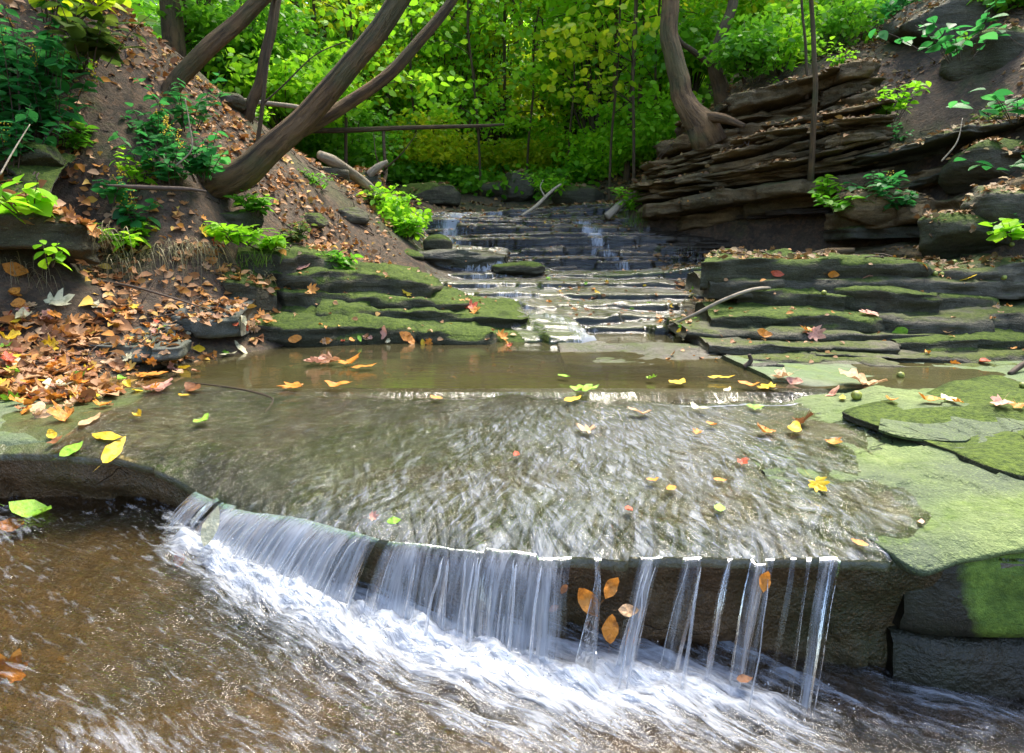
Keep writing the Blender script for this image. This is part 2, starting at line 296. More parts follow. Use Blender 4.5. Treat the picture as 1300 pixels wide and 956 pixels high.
# ------------------------------------------------------------------ layered rock
def ledge(path, thick, depth, seed, block=.03, rough=.02, rise=.0, ds=.03, taper=.25, under=.05, topn=.015, nmode=None, nr=14, joint=.45):
    Q, s = resample(path, ds); n = len(Q); rg = np.random.default_rng(seed)
    T = np.gradient(Q[:, :2], axis=0); T /= np.linalg.norm(T, axis=1)[:, None]+1e-9
    inn = np.stack([-T[:, 1], T[:, 0]], 1)
    if nmode is not None: inn = np.tile(np.array(nmode, float), (n, 1))
    for _ in range(6): inn[1:-1] = (inn[:-2]+inn[1:-1]*2+inn[2:])/4
    off = np.zeros(n); tz = np.zeros(n); p = 0
    while p < s[-1]:
        w = rg.uniform(.07, .45); k = (s >= p) & (s < p+w); off[k] = rg.uniform(-1, 1)*block; tz[k] = rg.uniform(-1, 1)*thick*.05; p += w
        if rg.random() < joint: off += min(.06, block*.8)*np.exp(-((s-p)/.016)**2)
    off += block*1.2*fbm(P3(s*1.1, seed*3.7), seed, 3)
    e = np.minimum(s, s[-1]-s); off += taper*(1-ss(0, max(.05, taper*1.2), e))
    t = thick
    tr = [(depth*f+.05*(1-f), rise*f) for f in np.linspace(1, 0, nr)]
    prof = tr+[(.028, -.002), (.012, -.05*t-.002), (.002, -.14*t-.003),
            (-.002, -.3*t), (.0, -.45*t), (.003, -.6*t), (.0, -.74*t), (.004, -.88*t), (.016, -.97*t), (.05, -t), (max(.1, under*2), -t), (depth*.5, -t), (depth, -t)]
    m = len(prof); V = np.zeros((n, m, 3))
    for j, (d, z) in enumerate(prof):
        fr = 1 if j >= nr-1 else (1-d/depth)
        dd = d+off*fr
        V[:, j, 0] = Q[:, 0]+inn[:, 0]*dd; V[:, j, 1] = Q[:, 1]+inn[:, 1]*dd; V[:, j, 2] = Q[:, 2]+z+tz
    flat = V.reshape(-1, 3)
    nn = np.stack([fbm(flat*np.array([7, 7, 22])+k*31, seed+k, 4, .6) for k in range(2)], 1)
    front = np.tile(np.array([0]*(nr-2)+[.2,.6,.9,1,1,1,1,1,1,1,1,.6,.2,0,0]), n)
    im = np.repeat(inn, m, axis=0); lay = vn(flat*np.array([2.2, 2.2, 45])+seed, seed+9)
    dsp = front*(rough*1.3*nn[:, 0]+rough*.9*lay)
    flat[:, :2] += im*dsp[:, None]
    topm = np.tile(np.array([1]*nr+[.7,.4,.2]+[0]*10), n)
    flat[:, 2] += topm*topn*(fbm(flat*np.array([3, 4, 1])+5, seed+4, 5, .6)+.55*np.round(2.2*vn(flat*np.array([1.1, 4.5, .5])+.4*vn(flat*4, 3)[:, None], seed+6))+.35*np.round(1.5*vn(flat*np.array([3.5, 6, .5]), seed+7)))+(1-topm)*rough*.25*nn[:, 1]
    Fc = grid_faces(n, m)[:, ::-1].tolist()
    Fc.append(list(range(m))[::1]); Fc.append([(n-1)*m+j for j in range(m)][::-1])
    return flat, Fc
def PX(lst): return [W(*a) for a in lst]
def ledge_thing(lst, thick, depth, seed, mat, label, cat='rock ledge', name='rock_ledge', group=None, **kw):
    V, Fc = ledge(PX(lst) if not kw.pop('world', False) else lst, thick, depth, seed, **kw)
    return tag(obj(name, V, Fc, M[mat], solid=True), label, cat, group)
def boulder(px, py, Y, dims, seed, mat, label, rot=0, flat=2.6, name='boulder', cat='boulder', rough=.16, world=None, sub=28, solid=True):
    c = W(px, py, Y) if world is None else np.array(world)
    n, m = sub*2, sub; th = np.linspace(0, 2*np.pi, n, endpoint=False)
    ph = np.linspace(-np.pi/2, np.pi/2, m+1)[1:-1]; T, Ph = np.meshgrid(th, ph)
    d = np.stack([np.cos(Ph)*np.cos(T), np.cos(Ph)*np.sin(T), np.sin(Ph)], -1)
    r = (np.abs(d)**flat).sum(-1)**(-1/flat); V = (d*r[..., None]).reshape(-1, 3); V = np.concatenate([V, [[0, 0, -1]], [[0, 0, 1]]])
    rg = np.random.default_rng(seed)
    for _ in range(7):
        nrm = rg.normal(size=3); nrm /= np.linalg.norm(nrm); k = rg.uniform(.72, .95); q = V@nrm-k; V -= np.maximum(q, 0)[:, None]*nrm*.9
    V *= 1+rough*fbm(V*1.6+seed, seed, 5)[:, None]
    V[:, 2] += .05*vn(V*np.array([1.5, 1.5, 14])+seed, seed)
    V = V*np.array(dims)/2; cr, sr = math.cos(rot), math.sin(rot); V = V@np.array([[cr, sr, 0], [-sr, cr, 0], [0, 0, 1]])+c
    R = m-1; Fc = [[j*n+i, j*n+(i+1) % n, (j+1)*n+(i+1) % n, (j+1)*n+i] for j in range(R-1) for i in range(n)]
    Fc += [[R*n, (i+1) % n, i] for i in range(n)]+[[R*n+1, (R-1)*n+i, (R-1)*n+(i+1) % n] for i in range(n)]
    return tag(obj(name, V, Fc, M[mat], solid=solid), label, cat)

# --- foreground slab with the fall lip
LIP = np.array([(-2.6,2.0),(-2.0,1.9),(-1.5,1.87),(-1.15,1.86),(-.92,1.83),(-.82,1.75),(-.6,1.62),(-.3,1.50),(.08,1.42),(.4,1.40),(.68,1.40),(.83,1.39),(1.13,1.40),(2.0,1.45)])
_lx = np.linspace(-2.6, 2, 700); _ly = np.interp(_lx, LIP[:, 0], LIP[:, 1])
for _ in range(60): _ly[1:-1] = (_ly[:-2]+2*_ly[1:-1]+_ly[2:])/4
def lipy(x): return np.interp(x, _lx, _ly)+.018*fbm(P3(np.asarray(x)*6, 0), 21, 4)+.008*np.sign(vn(P3(np.asarray(x)*9, 3), 5))
def slabz(x, y):
    x = np.asarray(x, float); y = np.asarray(y, float)
    z = .313+.03*ss(-.6, -1.3, x)+np.clip(y-1.41, -.1, 1.2)*.078
    z += .010*fbm(P3(x*2.2, y*3), 31, 4)+.0035*fbm(P3(x*14, y*14), 33, 3)
    # low steps near the back of the slab
    b = y+.10*vn(P3(x*1.5, 0), 4)+.03*vn(P3(x*7, 0), 5)
    z -= .010*ss(2.10, 2.4, b)+.012*ss(2.42, 2.455, b)*ss(-.75, -.6, x)+.06*ss(2.48, 2.62, b)
    z += .02*ss(-1.05, -1.25, x)*ss(2.35, 2.1, y)         # algae lobe on the left
    z -= .035*ss(-.55, -.8, x)*ss(2.0, 1.8, y)*ss(-1.05, -.9, x)
    return z
def lipdrop(d): return -.034*np.maximum(0, .15-d)**2/.15**2
sx = np.linspace(-2.6, 2.0, 560); dd = np.r_[np.linspace(0, .3, 36)[:-1], np.linspace(.3, 1.75, 90)]
X, D = np.meshgrid(sx, dd, indexing='ij'); Ytop = lipy(X)+D; Ztop = slabz(X, Ytop)+lipdrop(D)
ft = np.linspace(0, 1, 34)[1:]; Xf, Tf = np.meshgrid(sx, ft, indexing='ij')
lay = .020*vn(P3(Xf*2.5, Tf*9), 40)+.020*fbm(P3(Xf*9, Tf*4), 42, 5)+.012*np.round(vn(P3(Xf*3, Tf*5), 43)*1.5)
Yf = lipy(Xf)+.035*ss(0, .25, Tf)+.05*Tf+lay*ss(0, .12, Tf); Zf = slabz(Xf, lipy(Xf))+lipdrop(0)-Tf*.62
V = np.concatenate([np.stack([X, Ytop, Ztop], -1)[:, ::-1], np.stack([Xf, Yf, Zf], -1)], 1); m_ = V.shape[1]
nlow = len(dd)
slab_th = thing('rock_slab', (0, 1.9, .0), 'wide wet stone slab with thin water sliding over it to the small waterfall', 'rock slab')
top = V[:, :nlow+1]; fr = V[:, nlow:]
obj('slab_top', top.reshape(-1, 3), grid_faces(len(sx), nlow+1)[:, ::-1], M['slab'], slab_th, solid=True)
obj('slab_face', fr.reshape(-1, 3), grid_faces(len(sx), fr.shape[1])[:, ::-1], M['riser'], slab_th, solid=True)
# basin bed
def basz(x, y): return .075-.125*np.maximum(np.asarray(x)-.08, -.95)*(1-.75*ss(.1, 1.1, x))+.06*(np.asarray(y)-1.4)-.07*ss(.35, .95, np.asarray(x))
bx = np.linspace(-3, 3, 240); by = np.linspace(-1.5, 2.05, 150); X, Y = np.meshgrid(bx, by, indexing='ij')
Z = basz(X, Y)-.05+.03*fbm(P3(X*4, Y*4), 50, 5, .6)-.25*ss(.6, -1, Y)
obj_bed = tag(obj('stream_bed', np.stack([X, Y, Z], -1).reshape(-1, 3), grid_faces(len(bx), len(by)), M['bed'], solid=True, origin=(0, 0, 0)), kind='structure')
# --- right foreground slabs
def greenz(x, y):
    xb = .97+.05*fbm(P3(y*3, 2), 60, 3)+.20*ss(1.6, 2.4, y)-.02
    e = x-xb; z = slabz(x, y)+.050*ss(-.10, .30, e)-.006+.008*np.round(1.6*vn(P3(x*2.3+y, y*2.6-x), 62)+.3*vn(P3(x*9, y*9), 6))*ss(1.42, 1.6, y)+.006*fbm(P3(x*9, y*9), 64, 4)
    return z-.015*np.maximum(0, .08-(y-1.375-.01*vn(P3(x*8, 0), 3)))**2/.08**2
gx_ = np.linspace(.70, 3.2, 260); gd_ = np.linspace(0, 1, 130); X, D = np.meshgrid(gx_, gd_, indexing='ij'); Y = 1.365+.012*vn(P3(X*7, 1), 3)+.04*np.maximum(0, .95-X)*4*0+.15*np.maximum(0, X-1.6)+D*1.2+.28*ss(.90, .70, X)*(1-D)
Z = greenz(X, Y); Vt = np.stack([X, Y, Z], -1); Vd = Vt[:, 0].copy()[:, None]+np.array([[[0, .008, -.012]], [[0, .03, -.022]]]).transpose(1, 0, 2)
tag(obj('rock_slab', np.concatenate([Vd[:, ::-1], Vt], 1).reshape(-1, 3), grid_faces(260, 132), M['green'], solid=True), 'big pale green algae coated slab at right edge of the waterfall lip', 'rock slab')
V, Fc = ledge([(.90,1.42,.30),(.96,1.385,.30),(1.25,1.38,.30),(2.2,1.42,.31),(3.2,1.6,.32)], .215, 1.0, 62, block=.008, rough=.012, taper=0, nmode=(0,1)); tag(obj('boulder', V, Fc, M['darkpatch'], solid=True), 'dark smooth wet block with bright green patch below the pale green slab', 'boulder')
V, Fc = ledge([(.89,1.41,.078),(.96,1.365,.078),(1.25,1.355,.078),(2.2,1.40,.08),(3.2,1.58,.08)], .3, 1.0, 63, block=.01, rough=.01, taper=0, nmode=(0,1)); tag(obj('boulder', V, Fc, M['dark'], solid=True), 'dark wet bottom block below the horizontal crack at lower right', 'boulder')
ledge_thing([(1.10,2.20,.418),(1.16,2.08,.412),(1.25,1.86,.405),(1.30,1.66,.398),(1.6,1.55,.392),(2.4,1.6,.40)], .034, .9, 64, 'mossy', 'low dark green moss covered ledge lying on the pale green slab', world=True, block=.02, rough=.014, rise=.04, topn=.018, taper=.02)
ledge_thing([(1000,488,2.60),(1060,490,2.62),(1180,494,2.60),(1300,498,2.55),(1420,498,2.5)], .055, .62, 65, 'greengrey', 'long pale grey green stone step with tan oak leaves on it', block=.012, rough=.008, rise=.01, topn=.004, taper=.12)
ledge_thing([(1.12,1.98,.408),(1.2,1.93,.405),(1.33,1.90,.402),(1.42,1.93,.402)], .016, .16, 66, 'green', 'thin triangular flake lying on the pale green slab', world=True, block=.012, rough=.008, rise=.004, topn=.004, taper=.05)
# --- right mossy shelves, bottom to top   (pixel x, pixel y of the top edge, depth)
SH = [
 ([(720,463,3.18),(850,462,3.2),(1000,466,3.14),(1150,470,3.0),(1300,474,2.92),(1450,474,2.9)], .05, .5, 'terrace', 'lowest thin wet shelf at the right rim of the pool'),
 ([(930,456,3.30),(1040,459,3.25),(1180,463,3.15),(1300,466,3.05),(1450,466,3.0)], .04, .5, 'shelf', 'thin dark shelf second above the pool on the right'),
 ([(1000,447,3.42),(1100,448,3.4),(1200,452,3.3),(1300,454,3.2),(1450,452,3.2)], .045, .5, 'shelf', 'thin layered shelf with scattered orange leaves third above the pool'),
 ([(905,436,3.62),(1000,437,3.62),(1100,439,3.6),(1165,441,3.55)], .05, .5, 'shelf', 'short moss edged shelf behind the pool stones'),
 ([(1150,434,3.6),(1230,433,3.55),(1300,433,3.5),(1450,430,3.45)], .055, .6, 'mossy', 'bright moss fringed shelf at right picture edge'),
 ([(880,421,3.95),(980,420,3.95),(1080,421,3.9),(1200,422,3.85),(1320,424,3.8),(1450,424,3.7)], .05, .6, 'shelf', 'flat grey shelf with a fringe of moss, level with the bent pale branch'),
 ([(905,400,4.25),(960,398,4.2),(1050,398,4.15),(1130,404,4.05)], .08, .6, 'mossy', 'rounded mossy slab below the bent pale branch'),
 ([(1110,404,4.1),(1180,400,4.0),(1260,400,3.95),(1330,398,3.9),(1450,396,3.8)], .12, .6, 'shelf', 'thick brown slab with shadowed underside below the rounded mossy rock'),
 ([(945,368,4.7),(1000,366,4.65),(1060,372,4.6),(1120,382,4.5)], .12, .6, 'mossy', 'sloping moss covered slab left of the rounded rocks'),
 ([(1060,366,4.5),(1100,362,4.4),(1170,370,4.35),(1230,378,4.3),(1290,382,4.3)], .13, .5, 'mossy', 'long rounded green boulder slab in the middle of the shelves'),
 ([(905,358,5.0),(980,354,4.95),(1100,352,4.85),(1200,354,4.75),(1300,356,4.6),(1450,356,4.5)], .09, .7, 'shelf', 'grey brown shelf just under the uppermost mossy slab'),
 ([(889,330,5.35),(920,327,5.2),(1000,329,5.15),(1100,328,5.1),(1160,334,5.05),(1215,344,5.0)], .15, .8, 'mossy', 'uppermost long mossy slab of the right shelves'),
 ([(1190,345,4.95),(1250,338,4.85),(1300,332,4.7),(1450,330,4.6)], .13, .7, 'shelf', 'rough shelf with green nuts at right picture edge'),
]
for i, (p, th, dp, mt, lb) in enumerate(SH):
    p = [(q[0], q[1], 2.95+(q[2]-2.92)*.52) for q in p]; th = th*1.25
    ledge_thing(p, th, dp, 100+i, mt, lb, block=.05, rough=.025+.08*th, rise=.02, topn=.014+.09*th, taper=.10, nr=18, group='stepped rock shelves beside the pool')
# --- middle terraces (stream steps)
MT = [
 ([(560,426,4.15),(640,430,4.0),(740,434,3.95),(860,436,3.92),(960,437,3.9),(1040,436,3.95)], .06, 'terrace', 'wet step with tiny falls at the back of the pool'),
 ([(620,413,4.40),(720,416,4.35),(820,417,4.3),(920,416,4.35)], .05, 'terrace', 'wet second step below the white chute'),
 ([(560,401,4.85),(660,402,4.8),(760,402,4.8),(860,403,4.75),(950,401,4.8)], .05, 'terrace', 'leaf strewn third step of the middle stream'),
 ([(560,388,5.3),(660,387,5.3),(760,387,5.3),(860,388,5.2),(960,386,5.2)], .055, 'terrace', 'fourth step of the middle stream under the green water'),
 ([(540,374,5.8),(640,373,5.8),(760,372,5.8),(880,373,5.7),(960,371,5.7)], .06, 'terrace', 'fifth step of the middle stream with yellow leaves'),
 ([(520,361,6.3),(640,360,6.3),(760,359,6.3),(880,360,6.2),(980,358,6.1)], .065, 'terrace', 'sixth step of the middle stream with a row of trickles'),
 ([(500,348,6.9),(640,347,6.9),(780,346,6.85),(880,347,6.7),(980,344,6.6)], .07, 'terrace', 'topmost step of the middle stream below the upper cascade'),
]
for i, (p, th, mt, lb) in enumerate(MT):
    ledge_thing(p, th, 1.1, 140+i, mt, lb, block=.07, rough=.025, rise=.03, topn=.024, taper=.15, nr=26, group='stepped stream terraces')
ledge_thing([(760,352,6.4),(830,346,6.6),(890,340,6.6),(980,338,6.4)], .07, .6, 150, 'mossy', 'low green mossy step at the foot of the dark cliff recess', block=.05, taper=.2)
# --- left ledges
LT = [
 ([(290,408,3.75),(380,412,3.8),(480,418,3.85),(600,424,3.95),(700,428,4.05),(760,430,4.2)], .12, .7, 'mossy', 'long flat greenish ledge along the left pool edge'),
 ([(340,392,4.2),(420,392,4.25),(520,394,4.4),(620,398,4.6),(680,402,4.8)], .10, .7, 'mossy', 'second mossy ledge left of the stream with fallen leaves'),
 ([(340,368,4.5),(440,372,4.6),(540,378,4.9),(610,384,5.2)], .12, .7, 'mossy', 'third mossy ledge left of the stream'),
 ([(330,345,4.7),(430,348,4.9),(520,352,5.3),(575,360,5.6)], .15, .8, 'mossy', 'bright green moss hump ledge left of the middle stream'),
 ([(300,318,4.6),(380,322,4.9),(450,335,5.3)], .16, .8, 'mossy', 'mossy ledge under the red leaves below the leaning tree'),
 ([(225,345,3.95),(300,352,4.05),(350,372,4.2)], .26, .5, 'mossy', 'moss covered rock face under hanging grass'),
 ([(75,362,3.55),(150,368,3.55),(205,380,3.6)], .13, .5, 'mossy', 'low mossy ledge above the leaf covered stones'),
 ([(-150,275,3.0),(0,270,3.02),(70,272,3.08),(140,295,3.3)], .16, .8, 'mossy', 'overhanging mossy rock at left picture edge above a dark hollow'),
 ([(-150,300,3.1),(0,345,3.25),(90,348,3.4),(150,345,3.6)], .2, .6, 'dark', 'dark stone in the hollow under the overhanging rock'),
 ([(190,398,3.35),(230,402,3.28),(300,405,3.32)], .11, .45, 'grey', 'grey squared block at the left pool edge'),
 ([(55,428,2.98),(90,437,2.92),(160,443,2.88),(230,440,2.92),(262,432,3.02)], .07, .5, 'grey', 'flat grey green slab half buried in orange leaves'),
 ([(505,318,7.1),(560,322,7.0),(640,328,6.95)], .12, .6, 'terrace', 'wet stone step at left foot of the upper cascade'),
]
for i, (p, th, dp, mt, lb) in enumerate(LT):
    if i < 6: p = [(q[0], q[1], 3.6+(q[2]-3.75)*.62) for q in p]; th = th*1.15
    ledge_thing(p, th, dp, 160+i, mt, lb, block=.06, rough=.03+.06*th, rise=(.03+.25*th if i != 7 else .34), topn=.022+.07*th, taper=.12, nr=20)
# left pale green lobe
boulder(0, 0, 0, (1.35, .62, .22), 175, 'greengrey', 'pale green rounded stone at left picture edge beside the small fall', world=(-1.78, 2.20, .325), flat=3, rough=.1, sub=36)
# boulders
boulder(513, 326, 7.0, (.36, .3, .16), 180, 'mossy', 'small rounded boulder under the green shrub')
boulder(556, 312, 7.5, (.26, .24, .2), 181, 'mossy', 'small yellowish boulder at the left of the upper cascade', solid=False)
boulder(658, 341, 7.0, (.46, .3, .13), 182, 'mossy', 'low flat tan boulder at foot of the upper cascade', solid=False)
boulder(572, 326, 7.15, (.7, .3, .14), 183, 'terrace', 'long low stone between the two small boulders', solid=False)
boulder(545, 250, 10.2, (.75, .5, .32), 184, 'mossy', 'mossy boulder at upper left of the cascade crest', flat=3.5)
boulder(660, 238, 11.0, (.5, .5, .42), 185, 'shelf', 'square dark boulder in the centre above the cascade', flat=4)
boulder(625, 243, 11.2, (.5, .45, .28), 186, 'shelf', 'brown boulder left of the square dark boulder')
boulder(735, 250, 10.4, (.7, .5, .3), 187, 'mossy', 'mossy boulder right of the square dark boulder')
boulder(455, 232, 9.0, (.6, .5, .26), 188, 'shelf', 'rough grey rock at the end of the driftwood', flat=3.5)
boulder(1265, 215, 5.8, (.8, .6, .4), 189, 'mossy', 'mossy rock on the right slope beside the broad leaves')
boulder(1230, 40, 8.2, (1.4, .8, .7), 190, 'shelf', 'large dark boulder high on the right slope', flat=3.5)
boulder(1275, 75, 7.0, (.9, .6, .4), 191, 'mossy', 'green topped boulder high on the right slope by the picture edge', flat=3.5)
boulder(1130, 262, 6.2, (.8, .5, .3), 192, 'cliff', 'angular block at the middle of the right strata', flat=4)
boulder(970, 466, 2.98, (.17, .07, .045), 193, 'dark', 'small dark stone standing in the pool', flat=3.5)
boulder(1230, 300, 5.2, (.9, .5, .3), 194, 'mossy', 'tilted mossy block below the right strata', flat=4, rot=.4)
boulder(1285, 262, 5.0, (.6, .5, .3), 195, 'shelf', 'brown block at right picture edge under the broad leaved plant', flat=4)
# --- upper cascade: 17 thin curved layers
cas = thing('rock_cascade', (0.5, 8, .6), 'wide cascade of many thin dark wet rock layers behind the stream', 'rock cascade')
rg = np.random.default_rng(5)
for k in range(21):
    f = k/20; z = .72+.56*f; yc = 6.05+1.25*f+.05*math.sin(k*1.9)
    xr = 2.45-.75*f; xl = -1.0-.12*f
    pts = []
    for t in np.linspace(0, 1, 13):
        x = xl+(xr-xl)*t
        y = yc+.08*math.sin(3*t+k*.3)+.30*(t-.40)**2-.55*f*max(0, t-.5)*1.3+.22*fbm(P3(np.array([x*1.3]), k*.42), 71, 3)[0]
        pts.append((x, y, z+.06*(t-.3)*f+.03*math.sin(5*t+k*.5)*f))
    if k == 0: th = .14
    else: th = rg.choice([.025, .035, .05, .07])
    V, Fc = ledge(pts, th, .7, 200+k, block=.07, rough=.035, rise=.012, topn=.02, taper=.1, joint=0)
    obj('rock_layer', V, Fc, M['cascade'], cas, solid=True)
# --- cliff on the right
clf = thing('rock_cliff', (2.3, 6.8, .8), 'overhanging brown layered rock cliff above the dark recess on the right', 'cliff')
base = np.array([(1.20,7.2,-.06),(1.38,6.5,-.02),(1.82,6.08,.05),(2.28,5.74,.13),(2.65,5.50,.20),(3.05,5.40,.26)])
z = .80; k = 0
while z < 2.28:
    th = rg.choice([.022, .03, .04, .055, .075, .11]) if z < 1.22 or z > 1.33 else .10
    if z < 1.24: sb = .72-.45*ss(1.0, 1.24, z)+rg.uniform(-.05, .08)
    else: sb = -.03+.55*ss(1.26, 2.3, z)+rg.uniform(-.10, .10)
    p = base.copy(); T = np.gradient(p[:, :2], axis=0); T /= np.linalg.norm(T, axis=1)[:, None]; p[:, :2] += np.stack([-T[:, 1], T[:, 0]], 1)*sb
    p[:, 2] = z+p[:, 2]*(1 if z > 1.2 else .3)+.035*np.sin(np.arange(6)*1.2+k*.55)
    p[:, :2] += np.stack([-T[:, 1], T[:, 0]], 1)*(.10*vn(P3(np.arange(6)*.9, z*3.5), 88))[:, None]
    V, Fc = ledge(p, th*1.25, 1.3, 300+k, block=.12, rough=.055, rise=.02, topn=.012, taper=.15, ds=.025)
    obj('rock_layer', V, Fc, M['cliff'] if z > 1.20 else M['cascade'], clf, solid=True); z += th; k += 1  # low recess layers take dark stone: the overhang's shade put into colour
st = thing('rock_cliff', (3.4, 5.6, .9), 'long layered strata rising to the right picture edge with slanting dark gaps', 'cliff')
base = np.array([(2.36,5.50,0),(2.68,5.14,.06),(3.02,4.78,.17),(3.36,4.42,.29),(3.9,4.15,.43),(4.7,4.0,.6)])
z = .84; k = 0
while z < 1.66:
    th = rg.choice([.03, .045, .06, .09, .14]); f = (z-.84)/.82
    sb = -.10+.62*f+rg.uniform(-.14, .14)
    p = base.copy(); T = np.gradient(p[:, :2], axis=0); T /= np.linalg.norm(T, axis=1)[:, None]; p[:, :2] += np.stack([-T[:, 1], T[:, 0]], 1)*sb
    p[:, 2] = z+p[:, 2]*(.3+.7*f)+.03*np.sin(np.arange(6)*1.3+k)
    V, Fc = ledge(p, th, 1.0, 340+k, block=.13, rough=.055, rise=.12, topn=.02, taper=.25, ds=.028)
    obj('rock_layer', V, Fc, M['cliff'] if rg.random() < .6 else M['shelf'], st, solid=True); z += th*1.25; k += 1
# ------------------------------------------------------------------ ray casting onto the built ground and rocks
_V = []; _F = []; _n = 0
for V_, F_ in SOLID:
    _V.append(V_); _F += [[i+_n for i in f] for f in (F_.tolist() if isinstance(F_, np.ndarray) else F_)]; _n += len(V_)
BV = BVHTree.FromPolygons(np.concatenate(_V).tolist(), _F)
def down(x, y, z0=30):
    h = BV.ray_cast(Vector((x, y, z0)), Vector((0, 0, -1))); return (np.array(h[0]), np.array(h[1])) if h[0] is not None else (np.array([x, y, float(gz(x, y))]), np.array([0, 0, 1.]))
def hit(px, py):
    r = ray(px, py); h = BV.ray_cast(Vector((0, 0, CAMZ)), Vector(r).normalized())
    if h[0] is None: return None, None
    n = np.array(h[1]); n = -n if n@r > 0 else n
    return np.array(h[0]), n
# ------------------------------------------------------------------ water
def film(xs, ys, off, mat, name, mask=None, foamf=None, smooth=2, zmax=None, uvk=1.0, kind='structure', label=None):
    n, m = len(xs), len(ys); Z = np.zeros((n, m))
    for i, x in enumerate(xs):
        for j, y in enumerate(ys): Z[i, j] = down(x, y, 3.2 if y < 5.6 else 1.6)[0][2]
    for _ in range(smooth):
        Z[1:-1, 1:-1] = np.maximum(Z[1:-1, 1:-1], (Z[:-2, 1:-1]+Z[2:, 1:-1]+Z[1:-1, :-2]+Z[1:-1, 2:])/4)
    X, Y = np.meshgrid(xs, ys, indexing='ij'); Z = Z+off
    g = np.gradient(Z, axis=1)/np.gradient(Y, axis=1); st = np.clip(np.abs(g), 0, 8)
    arc = np.cumsum(np.sqrt(np.gradient(Z, axis=1)**2+np.gradient(Y, axis=1)**2), axis=1)
    foam = foamf(X, Y, Z, st); keep = mask(X, Y) & (Z < zmax(X, Y))
    Fq = grid_faces(n, m); kf = keep.ravel()[Fq].all(1)
    V = np.stack([X, Y, Z], -1).reshape(-1, 3); uv = np.stack([X, arc], -1).reshape(-1, 2); Fq = Fq[kf]
    us, inv = np.unique(Fq, return_inverse=True); Fq = inv.reshape(Fq.shape)
    return tag(obj(name, V[us], Fq, mat, uv=uv[us], attrs={'foam': foam.ravel()[us]}, origin=(0, 0, 0)), kind=kind)
# film on the big slab, flow fans out from the back of the slab
sx = np.linspace(-1.35, 1.25, 460); dd = np.r_[np.linspace(0, .25, 40)[:-1], np.linspace(.25, 1.7, 120)]
X, D = np.meshgrid(sx, dd, indexing='ij'); Y = lipy(X)+D; Z = slabz(X, Y)+lipdrop(D)
a = np.arctan2(X-.05, 3.3-Y); r = np.hypot(X-.05, 3.3-Y)
flow = ss(-.95, -.45, X+.25*(Y-1.8))*ss(2.66, 2.42, Y)
bedm = fbm(P3(X*2, Y*2), 91, 4)
wave = .0045*fbm(P3(a*26+.8*fbm(P3(X*4, Y*4), 90, 3), r*7), 92, 4)+.0022*fbm(P3(a*60, r*16), 93, 3)
Zw = Z+.0075+(wave*(.25+flow)-.003)*ss(0, .05, D)+.004*ss(2.3, 2.6, Y)
Zw = np.where(Y > 2.52, .4005+.0008*vn(P3(X*9, Y*20), 6), Zw)
foam = .43+.09*flow*ss(-.7, .35, X-.5*(Y-1.8))+.09*bedm+.02*ss(.09, .0, D)*ss(-.95, -.8, X)-.06*ss(.75, .95, X)-.12*(1-flow)-.25*ss(2.35, 2.6, Y)  # whiter to the right, where the silvery sheen is painted in
foam += .35*np.exp(-((Y-(2.44-.10*vn(P3(X*1.5, 0), 4)-.03*vn(P3(X*7, 0), 5)))/.018)**2)*ss(-.2, 0, vn(P3(X*2.2, 7), 8))*ss(-.6, -.4, X)
right = (X > 1.24) | (Y > 2.60)
Fq = grid_faces(len(sx), len(dd)); ok = (~right).ravel()[Fq].all(1)
M['film'] = water_mat('sliding_water', 40, 10, bump=1.0, foam_sheen_lo=.46, foam_sheen_hi=.76, foam_sheen_k=.68, bd=.026, dist=1.2, cross=.33, murk=.32, mc=(.11, .095, .045), tint=(.86, .84, .70), rough=.07)  # slab streaks: a little foam, silvery sky reflection painted in as white
tag(obj('stream_water', np.stack([X, Y, Zw], -1).reshape(-1, 3), Fq[ok], M['film'], uv=np.stack([a*1.6+.02*vn(P3(X*9, Y*9), 2), r], -1).reshape(-1, 2), attrs={'foam': foam.ravel(), 'murk': ss(2.42, 2.6, Y).ravel()}, origin=(0, 0, 0)), kind='structure')
# pool
M['pool'] = water_mat('pool_water', 5, 16, bump=.12, foam_sheen_lo=.62, foam_sheen_hi=.8, foam_sheen_k=.4, tint=(.60, .55, .36), murk=.32, mc=(.11, .095, .045), rough=.05, bd=.01)
px_ = np.linspace(-2.2, 2.4, 90); py_ = np.linspace(2.597, 4.1, 60); X, Y = np.meshgrid(px_, py_, indexing='ij')
tag(obj('pool_water', np.stack([X, Y, .4003+.0015*vn(P3(X*6, Y*9), 3)], -1).reshape(-1, 3), grid_faces(90, 60), M['pool'], uv=np.stack([X, Y], -1).reshape(-1, 2), attrs={'foam': np.full(X.size, .35), 'murk': np.ones(X.size)}, origin=(0, 0, 0)), kind='structure')
